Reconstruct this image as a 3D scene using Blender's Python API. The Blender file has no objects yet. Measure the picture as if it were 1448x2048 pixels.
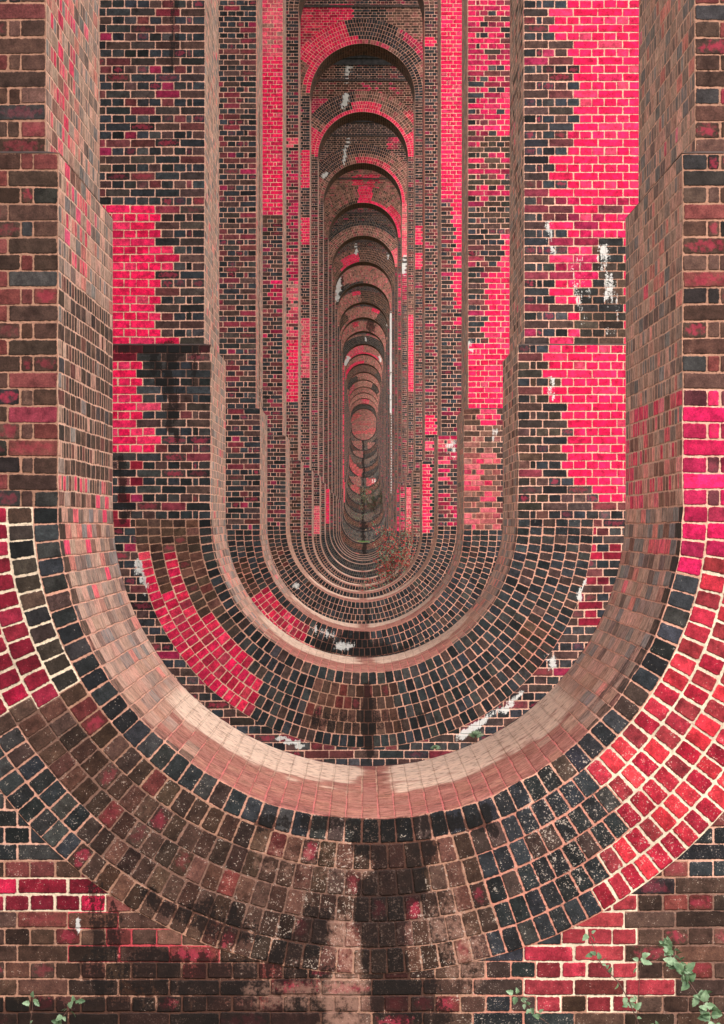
import bpy, math, random
import numpy as np
from mathutils import Vector

# ------------------------------------------------------------------ camera
sc = bpy.context.scene
cam_d = bpy.data.cameras.new("camera")
cam = bpy.data.objects.new("camera", cam_d)
sc.collection.objects.link(cam)
sc.camera = cam
cam.location = (0, 0, 0)
cam.rotation_euler = (math.radians(90), 0, 0)
cam_d.sensor_fit = 'VERTICAL'
cam_d.sensor_height = 36.0
cam_d.lens = 90.14
cam_d.shift_x = -3.0 / 2048
cam_d.shift_y = 22.0 / 2048
cam_d.clip_start = 0.1
cam_d.clip_end = 5000

# ------------------------------------------------------------------ sky, sun, exposure
SUN_EL, SUN_ROT = math.radians(46), math.radians(158)
world = bpy.data.worlds.new("World")
sc.world = world
world.use_nodes = True
wn = world.node_tree
sky = wn.nodes.new("ShaderNodeTexSky")
sky.sky_type = 'NISHITA'
sky.sun_disc = False
sky.sun_elevation = SUN_EL
sky.sun_rotation = SUN_ROT
sky.air_density = 1.0
sky.dust_density = 5.0
sky.ozone_density = 0.6
hs = wn.nodes.new("ShaderNodeHueSaturation")      # overcast: a nearly white sky
hs.inputs["Saturation"].default_value = 0.12
wn.links.new(sky.outputs[0], hs.inputs["Color"])
wn.links.new(hs.outputs[0], wn.nodes["Background"].inputs[0])
wn.nodes["Background"].inputs[1].default_value = 0.15
sd = bpy.data.lights.new("sun", 'SUN')
sd.energy = 0.7
sd.angle = math.radians(40)
sd.color = (1.0, 0.95, 0.88)
sun = bpy.data.objects.new("sun", sd)
sc.collection.objects.link(sun)
sdir = Vector((math.sin(SUN_ROT) * math.cos(SUN_EL), math.cos(SUN_ROT) * math.cos(SUN_EL), math.sin(SUN_EL)))
sun.rotation_euler = sdir.to_track_quat('Z', 'Y').to_euler()
sc.view_settings.view_transform = 'Standard'
sc.view_settings.look = 'None'
sc.view_settings.exposure = 1.14
sc.view_settings.gamma = 1.0
sc.cycles.max_bounces = 7
sc.cycles.diffuse_bounces = 5
sc.cycles.glossy_bounces = 2
sc.cycles.use_adaptive_sampling = True
sc.cycles.adaptive_threshold = 0.01
sc.cycles.use_denoising = True
sc.cycles.denoiser = 'OPENIMAGEDENOISE'
sc.cycles.denoising_prefilter = 'NONE'

rng = np.random.default_rng(7)
random.seed(5)

# ------------------------------------------------------------------ small helpers
def lin(c):
    c = np.asarray(c, float) / 255.0
    return np.where(c <= 0.04045, c / 12.92, ((c + 0.055) / 1.055) ** 2.4)

def _hash(ix, iy, iz, s):
    h = (ix.astype(np.int64) * 374761393 + iy.astype(np.int64) * 668265263 + iz.astype(np.int64) * 2147483647 + s * 1274126177) & 0xFFFFFFFF
    h = ((h ^ (h >> 13)) * 1274126177) & 0xFFFFFFFF
    return ((h ^ (h >> 16)) & 0xFFFF) / 65535.0

def vnoise(p, scale, seed=0):
    q = np.asarray(p, float) * scale
    i = np.floor(q).astype(np.int64); f = q - i; f = f * f * (3 - 2 * f)
    out = 0
    for dx in (0, 1):
        for dy in (0, 1):
            for dz in (0, 1):
                w = (f[..., 0] if dx else 1 - f[..., 0]) * (f[..., 1] if dy else 1 - f[..., 1]) * (f[..., 2] if dz else 1 - f[..., 2])
                out = out + w * _hash(i[..., 0] + dx, i[..., 1] + dy, i[..., 2] + dz, seed)
    return out

def in_poly(x, z, poly):
    n = len(poly); inside = np.zeros(x.shape, bool); j = n - 1
    for i in range(n):
        xi, zi = poly[i]; xj, zj = poly[j]
        c = ((zi > z) != (zj > z)) & (x < (xj - xi) * (z - zi) / ((zj - zi) + 1e-12) + xi)
        inside ^= c; j = i
    return inside

def smooth(a, b, x):
    t = np.clip((x - a) / (b - a), 0, 1)
    return t * t * (3 - 2 * t)

def tag(o, label=None, cat=None, group=None, kind=None):
    if label: o["label"] = label
    if cat: o["category"] = cat
    if group: o["group"] = group
    if kind: o["kind"] = kind
    return o

def link(o, parent=None):
    sc.collection.objects.link(o)
    if parent is not None:
        o.parent = parent
        o.matrix_parent_inverse = parent.matrix_basis.inverted() if False else o.matrix_parent_inverse
    return o

# ------------------------------------------------------------------ materials
def brick_material():
    m = bpy.data.materials.new("viaduct_brick"); m.use_nodes = True
    nt = m.node_tree; N = nt.nodes; L = nt.links
    bs = N["Principled BSDF"]
    def node(t, **k):
        n = N.new(t)
        for a, b in k.items(): setattr(n, a, b)
        return n
    def M(op, a, b=None, c=None, clamp=False):
        n = node("ShaderNodeMath", operation=op); n.use_clamp = clamp
        for i, v in enumerate((a, b, c)):
            if v is None: continue
            if isinstance(v, (int, float)): n.inputs[i].default_value = v
            else: L.new(v, n.inputs[i])
        return n.outputs[0]
    def att(name):
        n = node("ShaderNodeAttribute"); n.attribute_name = name; return n
    def mixc(f, a, b, bt='MIX'):
        n = node("ShaderNodeMix", data_type='RGBA', blend_type=bt)
        if isinstance(f, (int, float)): n.inputs[0].default_value = f
        else: L.new(f, n.inputs[0])
        for i, v in ((6, a), (7, b)):
            if isinstance(v, tuple): n.inputs[i].default_value = v
            else: L.new(v, n.inputs[i])
        return n.outputs[2]
    def sstep(a, b, x):
        n = node("ShaderNodeMapRange", interpolation_type='SMOOTHSTEP')
        L.new(x, n.inputs[0]); n.inputs[1].default_value = a; n.inputs[2].default_value = b
        return n.outputs[0]
    pos = node("ShaderNodeNewGeometry").outputs["Position"]
    def noise(scale, detail=2.0, rough=0.5, vec=pos):
        n = node("ShaderNodeTexNoise"); n.inputs["Scale"].default_value = scale
        n.inputs["Detail"].default_value = detail; n.inputs["Roughness"].default_value = rough
        L.new(vec, n.inputs["Vector"]); return n.outputs[0]
    bl = node("ShaderNodeSeparateXYZ"); L.new(att("bl").outputs["Vector"], bl.inputs[0])
    bh = node("ShaderNodeSeparateXYZ"); L.new(att("bh").outputs["Vector"], bh.inputs[0])
    bc = att("bc"); mc = att("mc"); st = att("st")
    sts = node("ShaderNodeSeparateColor"); L.new(st.outputs["Color"], sts.inputs[0])
    n_edge = noise(70, 3.0, 0.6); n_mid = noise(22, 3.0, 0.6); n_fine = noise(130, 4.0, 0.75); n_low = noise(3.2, 4.0, 0.6)
    n_blot = noise(46, 2.0)
    mp = node("ShaderNodeMapping"); mp.inputs["Scale"].default_value = (1.0, 1.0, 0.16); L.new(pos, mp.inputs[0])
    n_run = noise(26, 4.0, 0.65, mp.outputs[0])
    e = M('ADD', M('MULTIPLY', M('SUBTRACT', n_edge, 0.5), 0.010), M('MULTIPLY', M('SUBTRACT', n_mid, 0.5), 0.009))
    du = M('ADD', M('SUBTRACT', M('ABSOLUTE', bl.outputs[0]), bh.outputs[0]), e)
    dv = M('ADD', M('SUBTRACT', M('ABSOLUTE', bl.outputs[1]), bh.outputs[1]), e)
    r = 0.008
    a = M('MAXIMUM', M('ADD', du, r), 0.0); b = M('MAXIMUM', M('ADD', dv, r), 0.0)
    sdf = M('SUBTRACT', M('SQRT', M('ADD', M('MULTIPLY', a, a), M('MULTIPLY', b, b))), r)
    mort = sstep(-0.0016, 0.0016, sdf)
    # brick body: mottled, burnt edges, crimson flash in the middle of some bricks
    body = bc.outputs["Color"]
    var = M('MAXIMUM', 0.25, M('ADD', 1.0, M('MULTIPLY', M('SUBTRACT', n_mid, 0.5), 1.9)))
    body = mixc(1.0, body, _rgb(N, L, var), 'MULTIPLY')
    grain = M('MAXIMUM', 0.2, M('ADD', 1.0, M('MULTIPLY', M('SUBTRACT', n_fine, 0.5), 2.0)))
    body = mixc(1.0, body, _rgb(N, L, grain), 'MULTIPLY')
    ru = M('DIVIDE', bl.outputs[0], bh.outputs[0]); rv = M('DIVIDE', bl.outputs[1], bh.outputs[1])
    rr = M('SUBTRACT', 1.0, M('ADD', M('MULTIPLY', ru, ru), M('MULTIPLY', rv, rv)))
    fl = M('MULTIPLY', bc.outputs["Alpha"], sstep(0.1, 1.1, M('ADD', rr, M('MULTIPLY', M('SUBTRACT', n_blot, 0.5), 3.2))))
    body = mixc(fl, body, (0.46, 0.035, 0.075, 1))
    soot = M('MULTIPLY', sstep(0.48, 0.66, noise(12, 6.0, 0.72)), 0.6)
    body = mixc(soot, body, mixc(1.0, body, (0.32, 0.26, 0.26, 1), 'MULTIPLY'))
    pit = sstep(0.33, 0.26, noise(110, 3.0, 0.6))
    body = mixc(M('MULTIPLY', pit, 0.7), body, (0.012, 0.010, 0.009, 1))
    mcol = mixc(1.0, mc.outputs["Color"], _rgb(N, L, M('MULTIPLY', M('ADD', 0.5, n_edge), M('ADD', 0.42, M('MULTIPLY', noise(6, 5.0, 0.7), 1.16)))), 'MULTIPLY')
    col = mixc(mort, body, mcol)
    # lime bloom and lichen specks
    lic = M('MULTIPLY', sts.outputs[2], 0.22)
    spk = M('MAXIMUM', noise(150, 2.0, 0.55), M('SUBTRACT', noise(55, 3.0, 0.6), 0.02))
    lm = sstep(0.0, 0.05, M('SUBTRACT', M('ADD', spk, M('MULTIPLY', M('SUBTRACT', n_mid, 0.5), 0.35)), M('SUBTRACT', 0.80, lic)))
    col = mixc(M('MULTIPLY', lm, 0.7), col, (0.66, 0.52, 0.43, 1))
    # dark wet / sooty stains
    dk = sstep(0.45, 0.57, M('ADD', sts.outputs[0], M('ADD', M('MULTIPLY', M('SUBTRACT', n_run, 0.5), 1.1), M('MULTIPLY', M('SUBTRACT', n_edge, 0.5), 0.9))))
    dk = M('MULTIPLY', dk, sstep(0.02, 0.25, sts.outputs[0]))
    dcol = mixc(1.0, col, (0.16, 0.085, 0.07, 1), 'MULTIPLY')
    dcol = mixc(0.42, dcol, (0.010, 0.007, 0.006, 1))
    col = mixc(M('MULTIPLY', dk, 0.9), col, dcol)
    # salmon smear (worn, dirtied surfaces; low contrast)
    sm = M('MULTIPLY', st.outputs["Alpha"], sstep(0.36, 0.56, M('ADD', M('MULTIPLY', M('ADD', n_mid, n_edge), 0.5), M('MULTIPLY', M('SUBTRACT', st.outputs["Alpha"], 0.5), 0.4))), clamp=True)
    col = mixc(sm, col, mixc(sstep(0.22, 0.55, n_mid), (0.30, 0.145, 0.10, 1), mixc(sstep(0.55, 0.9, st.outputs["Alpha"]), (0.48, 0.25, 0.185, 1), (0.84, 0.62, 0.48, 1))))
    # white efflorescence
    wh = sstep(0.46, 0.62, M('ADD', sts.outputs[1], M('ADD', M('MULTIPLY', M('SUBTRACT', n_run, 0.5), 1.3), M('MULTIPLY', M('SUBTRACT', noise(60, 4.0, 0.7), 0.5), 1.3))))
    wh = M('MULTIPLY', M('MULTIPLY', wh, sstep(0.05, 0.3, sts.outputs[1])), 0.88)
    col = mixc(wh, col, (0.74, 0.69, 0.65, 1))
    # slow weathering over the wall
    col = mixc(1.0, col, _rgb(N, L, M('ADD', 0.78, M('MULTIPLY', n_low, 0.44))), 'MULTIPLY')
    L.new(col, bs.inputs["Base Color"])
    rough = M('SUBTRACT', 0.88, M('MULTIPLY', dk, 0.25))
    L.new(rough, bs.inputs["Roughness"])
    bs.inputs["Specular IOR Level"].default_value = 0.22
    h = M('ADD', M('MULTIPLY', sstep(0.002, -0.004, sdf), 0.0055), M('ADD', M('MULTIPLY', n_fine, 0.0008), M('MULTIPLY', n_edge, 0.0018)))
    h = M('SUBTRACT', h, M('MULTIPLY', pit, 0.002))
    bp = node("ShaderNodeBump"); bp.inputs["Distance"].default_value = 1.0; bp.inputs["Strength"].default_value = 1.0
    L.new(h, bp.inputs["Height"]); L.new(bp.outputs[0], bs.inputs["Normal"])
    return m

def _rgb(N, L, s):
    n = N.new("ShaderNodeCombineColor")
    for i in range(3): L.new(s, n.inputs[i])
    return n.outputs[0]

def shell_material():
    m = bpy.data.materials.new("plain_brickwork"); m.use_nodes = True
    N = m.node_tree.nodes; L = m.node_tree.links; bs = N["Principled BSDF"]
    a = N.new("ShaderNodeAttribute"); a.attribute_name = "suv"
    b = N.new("ShaderNodeTexBrick"); L.new(a.outputs["Vector"], b.inputs["Vector"])
    b.inputs["Scale"].default_value = 1.0
    b.inputs["Brick Width"].default_value = 0.229; b.inputs["Row Height"].default_value = 0.0762
    b.inputs["Mortar Size"].default_value = 0.006
    b.inputs["Color1"].default_value = (0.045, 0.040, 0.042, 1); b.inputs["Color2"].default_value = (0.16, 0.05, 0.05, 1)
    b.inputs["Mortar"].default_value = (0.55, 0.32, 0.23, 1)
    n = N.new("ShaderNodeTexNoise"); n.inputs["Scale"].default_value = 4; n.inputs["Detail"].default_value = 6
    g = N.new("ShaderNodeNewGeometry"); L.new(g.outputs["Position"], n.inputs["Vector"])
    mx = N.new("ShaderNodeMix"); mx.data_type = 'RGBA'; mx.blend_type = 'OVERLAY'; mx.inputs[0].default_value = 0.5
    L.new(b.outputs[0], mx.inputs[6]); L.new(n.outputs[0], mx.inputs[7])
    L.new(mx.outputs[2], bs.inputs["Base Color"]); bs.inputs["Roughness"].default_value = 0.9
    bp = N.new("ShaderNodeBump"); bp.inputs["Distance"].default_value = 0.004; bp.invert = True
    L.new(b.outputs["Fac"], bp.inputs["Height"]); L.new(bp.outputs[0], bs.inputs["Normal"])
    return m

def simple(name, rgb, rough=0.8, rgb2=None, scale=20):
    m = bpy.data.materials.new(name); m.use_nodes = True
    N = m.node_tree.nodes; L = m.node_tree.links; bs = N["Principled BSDF"]
    bs.inputs["Roughness"].default_value = rough
    if rgb2 is None: rgb2 = tuple(v * 0.5 for v in rgb)
    n = N.new("ShaderNodeTexNoise"); n.inputs["Scale"].default_value = scale; n.inputs["Detail"].default_value = 5
    g = N.new("ShaderNodeNewGeometry"); L.new(g.outputs["Position"], n.inputs["Vector"])
    r = N.new("ShaderNodeValToRGB"); r.color_ramp.elements[0].position = 0.35; r.color_ramp.elements[1].position = 0.65
    r.color_ramp.elements[0].color = (*rgb2, 1); r.color_ramp.elements[1].color = (*rgb, 1)
    L.new(n.outputs[0], r.inputs[0]); L.new(r.outputs[0], bs.inputs["Base Color"])
    return m

MB = brick_material(); MS = shell_material()
M_LEAF = simple("green_leaf", (0.16, 0.25, 0.12), 0.55, (0.05, 0.10, 0.04), 30)
M_LEAF2 = simple("young_leaf", (0.30, 0.40, 0.24), 0.55, (0.12, 0.20, 0.09), 30)
M_RED = simple("red_leaf", (0.70, 0.07, 0.05), 0.5, (0.35, 0.03, 0.03), 30)
M_DRY = simple("dry_leaf", (0.45, 0.30, 0.17), 0.8, (0.2, 0.12, 0.07), 30)
M_STEM = simple("woody_stem", (0.16, 0.07, 0.05), 0.7)
M_TWIG = simple("bare_twig", (0.10, 0.06, 0.05), 0.8)
M_GROUND = simple("rough_grass", (0.10, 0.13, 0.045), 0.95, (0.07, 0.05, 0.03), 1.5)

# ------------------------------------------------------------------ brick colours (as the bricks are, sRGB; reveals lightened to offset weak light)
PAL = {
 'hdr':   [((54,56,61),30),((67,63,63),20),((47,45,47),16),((83,59,56),14),((40,38,38),10),((115,56,59),7),((153,40,74),3)],
 'str':   [((81,58,53),26),((67,55,51),20),((106,55,55),16),((53,53,56),16),((132,51,63),10),((40,37,37),8),((157,39,74),4)],
 'mixb':  [((91,63,54),30),((76,54,46),22),((119,61,58),18),((61,56,56),16),((132,50,61),8),((48,41,39),6)],
 'dark':  [((50,51,54),34),((40,40,41),28),((61,58,56),20),((72,54,49),12),((32,32,32),6)],
 'darkb': [((65,53,46),34),((53,46,42),24),((81,60,49),22),((44,42,42),14),((97,62,53),6)],
 'red':   [((245,32,86),50),((235,24,80),20),((247,53,99),15),((214,29,78),10),((221,66,97),5)],
 'redv':  [((197,27,79),34),((175,32,74),24),((144,36,64),16),((217,36,85),16),((101,50,55),10)],
 'redp':  [((244,92,112),30),((238,64,100),25),((222,96,108),20),((206,70,92),15),((180,120,112),10)],
 'deep':  [((130,28,46),34),((108,22,38),24),((158,34,58),22),((84,36,38),12),((184,32,66),8)],
 'crim':  [((206,30,72),34),((188,36,66),24),((224,44,78),20),((160,44,62),14),((232,70,92),8)],
 'redn':  [((184,44,61),30),((169,33,54),26),((201,49,61),18),((150,48,54),18),((214,55,65),8)],
 'salm':  [((196,92,100),24),((160,86,82),22),((214,70,98),16),((120,84,74),18),((90,70,64),12),((226,52,92),8)],
 'brown': [((128,90,77),28),((108,76,65),24),((148,94,85),18),((88,67,58),14),((158,77,79),10),((72,59,54),6)],
 'rough': [((84,59,49),28),((71,49,40),26),((99,64,54),18),((59,42,35),16),((106,49,45),12)],
 'far':   [((109,78,68),26),((88,66,58),24),((73,61,58),20),((128,73,71),16),((56,53,53),14)],
 'farp':  [((176,116,104),30),((160,104,92),26),((190,96,98),20),((140,100,88),14),((110,90,82),10)],
 'rev':   [((194,160,142),26),((162,139,127),22),((214,164,146),16),((142,136,132),18),((226,142,130),8),((255,111,130),1),((127,106,98),6)],  # reveal bricks coloured lighter to make up for the weak light there
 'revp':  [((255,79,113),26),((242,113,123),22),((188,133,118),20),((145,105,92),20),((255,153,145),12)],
 'revd':  [((76,62,54),34),((62,54,50),24),((90,70,60),20),((110,66,60),14),((70,72,74),8)],
 'line': [((190,150,130),34),((182,140,120),26),((200,160,138),20),((164,132,118),12),((196,146,126),8)],
 'lino':  [((180,138,118),34),((158,124,108),26),((196,150,126),22),((140,114,102),18)],
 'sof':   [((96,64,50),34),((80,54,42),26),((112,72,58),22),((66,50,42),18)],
 'cream': [((228,188,162),40),((222,182,156),30),((234,196,172),30)],
 'redd':  [((150,50,56),30),((132,44,50),26),((166,58,66),18),((116,50,48),16),((176,48,66),10)],
 'farr':  [((206,84,88),30),((184,78,80),28),((220,92,98),20),((150,96,84),22)],
 'darkg': [((92,86,80),30),((76,76,76),28),((106,90,80),20),((66,62,62),16),((120,84,76),6)],
 'pinkb': [((166,104,92),40),((158,96,86),30),((176,116,100),30)],
 'pink':  [((206,104,96),40),((190,92,88),30),((214,124,110),30)],
}
MORT = {'h': (122,104,94), 'q': (214,116,112), 'v': (232,186,162), 'n': (224,168,146), 'p': (232,176,150), 'c': (232,204,178), 'o': (206,136,116), 'g': (150,122,106), 'r': (196,74,80),
        'd': (104,74,62), 'b': (176,128,106), 'k': (132,96,82), 'l': (196,152,130)}

C = 0.0762; HD = 0.1145; STR = 0.229; CL = 0.0573
RW = 0.1168; RN = 6                                   # header rings of each arch
WL, WU = 1.410, 1.473                                 # half width of the opening below and above the ledge
P0, PITCH = 11.6, 12.0
CROWN = 13.45
DATA = {1: {'off': 0.031,
     'zi': -1.337,
     'zl': 1.651,
     'patch': [('redv', 'n', [(1.439, 0.636), (2.201, 0.636), (2.201, -0.269), (1.439, -0.269)], 'F'), ('dark', 'n', [(-2.323, -1.253), (-1.373, -1.253), (-1.373, -1.491), (-2.323, -1.491)], 'F'),
               ('deep', 'c', [(-2.323, -1.638), (-1.158, -1.638), (-1.158, -1.785), (-2.323, -1.785)], 'F'), ('rough', 'b', [(-2.323, -1.796), (2.653, -1.796), (2.653, -3.063), (-2.323, -3.063)], 'F'),
               ('rough', 'r', [(-1.305, -1.773), (-0.197, -1.773), (-0.197, -2.011), (-1.305, -2.011)], 'F', 0.6),
               ('dark', 'o', [(0.527, -1.864), (0.844, -1.796), (0.844, -1.932), (0.889, -2.068), (0.889, -2.267), (0.527, -2.267)], 'F'),
               ('redd', 'c', [(0.821, -1.932), (0.866, -1.796), (1.138, -1.66), (1.296, -1.706), (1.319, -1.932), (1.364, -2.158), (1.138, -2.203), (0.821, -2.203)], 'F', 0.85),
               ('dark', 'n', [(1.477, -1.344), (2.653, -1.344), (2.653, -1.57), (1.477, -1.57)], 'F'), ('rough', 'k', [(1.296, -1.581), (2.653, -1.581), (2.653, -2.384), (1.296, -2.384)], 'F', 0.8)],
     'polar': [('rough', 'b', 1, 5, 0, 180), ('rough', 'k', 2, 4, 80, 150), ('dark', 'n', 0, 0, 0, 180), ('deep', 'c', 2, 5, 150, 180), ('darkb', 'c', 1, 1, 150, 180), ('dark', 'n', 4, 5, 131, 149),
               ('dark', 'o', 1, 5, 50, 74), ('redv', 'p', 0, 1, 0, 12.5), ('redv', 'n', 2, 5, 0, 8), ('redn', 'c', 1, 5, 12, 49.5), ('redn', 'c', 1, 5, 8, 12), ('redn', 'c', 3, 3, 49, 52), ('redn', 'c', 4, 4, 49, 56),
               ('redn', 'c', 5, 5, 49, 59), ('dark', 'n', 0, 0, 12.5, 30)],
     'polt': [],
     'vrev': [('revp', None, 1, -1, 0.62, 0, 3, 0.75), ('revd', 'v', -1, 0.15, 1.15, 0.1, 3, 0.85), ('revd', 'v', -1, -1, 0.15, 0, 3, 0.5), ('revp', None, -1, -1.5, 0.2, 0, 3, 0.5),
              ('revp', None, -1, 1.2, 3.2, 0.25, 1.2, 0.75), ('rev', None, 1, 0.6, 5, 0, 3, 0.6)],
     'stain': [(0, 0.95, 0.063, -1.366, 0.143, -2.068, 0.113, 0.181), (0, 0.62, -0.468, -1.355, 0.527, -1.355, 0.059, 0.059), (0, 0.62, -0.966, -2.045, -0.242, -2.09, 0.181, 0.136),
               (0, 0.6, -1.192, -1.683, -1.192, -2.068, 0.102, 0.113), (0, 0.8, -2.097, -2.226, -0.197, -2.26, 0.113, 0.102), (0, 0.6, -0.604, -1.819, -0.966, -1.683, 0.136, 0.068),
               (0, 0.7, 0.561, -1.298, 0.584, -1.4, 0.059, 0.036), (0, 0.7, 0.165, -2.135, 0.301, -2.249, 0.136, 0.113), (0, 0.75, -0.378, -1.932, -0.197, -1.819, 0.113, 0.113),
               (0, 0.7, -0.061, -2.181, -0.378, -2.158, 0.068, 0.09), (0, 0.72, 0.233, -1.479, 0.075, -1.615, 0.09, 0.113), (3, 0.55, -0.084, -1.819, -0.084, -2.294, 0.077, 0.127),
               (3, 0.42, 0.391, -1.706, 0.459, -2.045, 0.09, 0.113), (3, 0.3, -0.378, -1.525, -0.061, -1.547, 0.113, 0.09), (3, 0.4, -0.197, -2.135, -0.468, -2.135, 0.09, 0.09),
               (1, 0.8, -1.294, -1.81, -1.283, -1.83, 0.023, 0.02)],
     'cream': 1},
 2: {'off': 0.008,
     'zi': -1.371,
     'zl': 1.657,
     'patch': [('dark', 'n', [(-2.517, 4.814), (-2.149, 4.814), (-2.149, 2.973), (-2.517, 2.973)], 'F', 0.35),
               ('red', None, [(-2.655, 2.95), (-2.025, 2.95), (-2.011, 2.881), (-1.85, 2.858), (-1.818, 2.651), (-1.758, 2.458), (-1.827, 2.26), (-1.928, 1.997), (-1.818, 1.776), (-1.79, 1.671), (-2.655, 1.671)], 'F'),
               ('deep', 'r', [(-2.655, 1.657), (-1.965, 1.657), (-1.965, 1.491), (-2.655, 1.491)], 'F'), ('dark', 'k', [(-2.034, 1.657), (-1.413, 1.657), (-1.413, 1.132), (-2.034, 1.132)], 'F', 0.7),
               ('red', None, [(-2.655, 1.477), (-2.094, 1.477), (-2.034, 1.385), (-2.066, 1.178), (-1.965, 1.077), (-2.057, 0.902), (-1.827, 0.819), (-1.965, 0.649), (-2.655, 0.672)], 'F'),
               ('deep', 'r', [(-2.655, 0.649), (-2.08, 0.649), (-2.08, -0.009), (-2.655, -0.009)], 'F', 0.6), ('dark', 'n', [(-2.241, 0.649), (-1.413, 0.649), (-1.413, -0.009), (-2.241, -0.009)], 'F', 0.45),
               ('red', None,
                [(1.873, 5.734), (1.873, 4.8), (1.717, 4.556), (1.795, 4.478), (1.873, 4.386), (1.933, 4.312), (1.97, 4.234), (1.979, 4.082), (1.924, 3.99), (1.979, 3.746), (1.878, 3.608), (1.924, 3.516), (1.809, 3.35),
                 (1.827, 3.134), (1.717, 3.014), (1.717, 2.83), (1.781, 2.757), (1.855, 2.678), (1.795, 2.375), (1.717, 2.223), (1.799, 2.053), (1.901, 1.868), (1.717, 1.569), (1.763, 1.385), (1.74, 1.178),
                 (1.91, 0.856), (1.845, 0.649), (1.878, 0.442), (2.039, 0.281), (2.177, 0.207), (3.189, 0.207), (3.189, 5.734)],
                'F'),
               ('redv', None, [(1.763, 3.019), (2.407, 3.019), (2.407, 2.237), (1.763, 2.237)], 'F', 0.55),
               ('darkb', 'b', [(2.108, 2.605), (2.453, 2.605), (2.453, 1.629), (1.947, 1.629), (2.039, 1.868), (2.016, 2.099), (2.154, 2.237)], 'F'),
               ('darkb', 'n', [(1.427, 1.592), (1.763, 1.592), (1.763, -0.009), (1.427, -0.009)], 'F', 0.7), ('deep', None, [(2.062, -0.064), (2.637, -0.064), (2.637, -0.985), (2.062, -0.985)], 'F', 0.5)],
     'polar': [('dark', None, 0, 5, 0, 180), ('rough', 'b', 1, 5, 150, 180), ('darkb', 'b', 1, 5, 138, 150), ('rough', 'b', 1, 4, 80, 108), ('crim', 'n', 5, 5, 121, 171), ('crim', 'n', 3, 3, 122, 170),
               ('crim', 'n', 4, 4, 121, 159), ('crim', 'n', 2, 2, 128, 150), ('darkb', 'o', 3, 5, 30, 42)],
     'polt': [],
     'vrev': [('revd', None, 1, -2, 8, 0, 3, 0.2)],
     'stain': [(0, 0.85, -2.278, 1.606, -1.431, 1.606, 0.06, 0.06), (0, 0.75, -1.781, 1.592, -1.758, 0.764, 0.12, 0.046), (0, 0.7, -1.965, 1.592, -1.891, 1.27, 0.074, 0.037),
               (0, 0.7, -1.574, 1.592, -1.542, 1.27, 0.064, 0.028), (0, 0.6, -2.241, 0.58, -2.195, 0.028, 0.074, 0.064), (0, 0.95, 0.028, -1.468, 0.037, -2.112, 0.041, 0.074),
               (0, 0.5, -0.4, -1.813, 0.474, -1.813, 0.138, 0.138), (0, 0.6, -1.758, 4.998, -1.758, 4.216, 0.064, 0.055), (1, 0.9, -2.08, -0.35, -2.002, -0.663, 0.037, 0.023),
               (1, 0.8, 1.735, -1.252, 1.744, -1.325, 0.051, 0.032), (1, 0.85, 0.911, -1.951, 1.072, -1.836, 0.06, 0.041), (1, 0.6, 1.072, -1.836, 1.256, -1.721, 0.032, 0.055),
               (1, 0.8, 1.302, -1.721, 1.44, -1.56, 0.041, 0.028), (1, 1, -0.769, -1.984, -0.566, -2.053, 0.032, 0.028), (1, 0.6, 2.214, 2.536, 2.232, 2.053, 0.06, 0.032),
               (1, 0.66, 1.707, 2.766, 1.753, 2.49, 0.055, 0.037), (1, 0.75, 1.758, 1.339, 1.735, 1.132, 0.037, 0.028), (1, 0.8, 2.03, -0.525, 1.993, -0.709, 0.023, 0.018),
               (1, 0.42, 1.993, 2.421, 2.016, 1.868, 0.083, 0.064), (1, 0.42, 2.292, 2.237, 2.306, 1.776, 0.064, 0.064)],
     'lean': 0},
 3: {'off': -0.02,
     'zi': -1.503,
     'zl': 1.58,
     'patch': [('dark', 'n', [(-2.062, 7.262), (-1.437, 7.262), (-1.437, 5.873), (-2.062, 5.873)], 'F', 0.35), ('dark', 'n', [(-2.062, 1.569), (-1.423, 1.569), (-1.423, -0.028), (-2.062, -0.028)], 'F', 0.3),
               ('redv', None, [(1.409, 8.65), (2.104, 8.65), (2.104, 4.415), (1.409, 4.415)], 'F', 0.75),
               ('red', None, [(2.048, 6.012), (1.895, 5.908), (1.93, 5.63), (1.791, 5.526), (1.979, 5.179), (2.451, 5.179), (2.451, 6.012)], 'F'),
               ('darkb', None, [(1.409, 5.457), (2.104, 5.457), (2.104, 3.929), (1.409, 3.929)], 'F', 0.55),
               ('red', None, [(2.589, 4.138), (2.048, 4.138), (1.895, 3.652), (1.722, 3.27), (1.791, 2.957), (1.652, 2.749), (1.722, 2.541), (1.458, 2.471), (1.458, 1.604), (2.048, 1.583), (2.589, 1.569)], 'F'),
               ('rough', 'b', [(1.375, 1.604), (1.604, 1.604), (1.604, 1.222), (1.375, 1.222)], 'F'), ('red', None, [(1.583, 1.555), (1.916, 1.555), (1.916, 1.361), (1.583, 1.361)], 'F'),
               ('brown', 'n', [(1.375, 1.347), (1.965, 1.347), (1.965, 0.979), (1.375, 0.979)], 'F'), ('salm', 'o', [(1.375, 0.979), (1.916, 0.979), (1.916, -0.097), (1.375, -0.097)], 'F'),
               ('redp', None, [(1.375, 0.979), (1.916, 0.979), (1.916, -0.097), (1.375, -0.097)], 'F', 0.12)],
     'polar': [('dark', None, 0, 5, 0, 180), ('rough', 'o', 2, 5, 148, 166), ('crim', 'n', 1, 5, 118, 148), ('crim', 'n', 3, 5, 112, 122), ('dark', 'o', 0, 0, 0, 180)],
     'polt': [],
     'vrev': [('pink', 'l', -1, 1.6, 9, 0, 0.25, 1), ('sof', None, -1, 1.6, 6, 0.9, 1.4, 0.9)],
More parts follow.
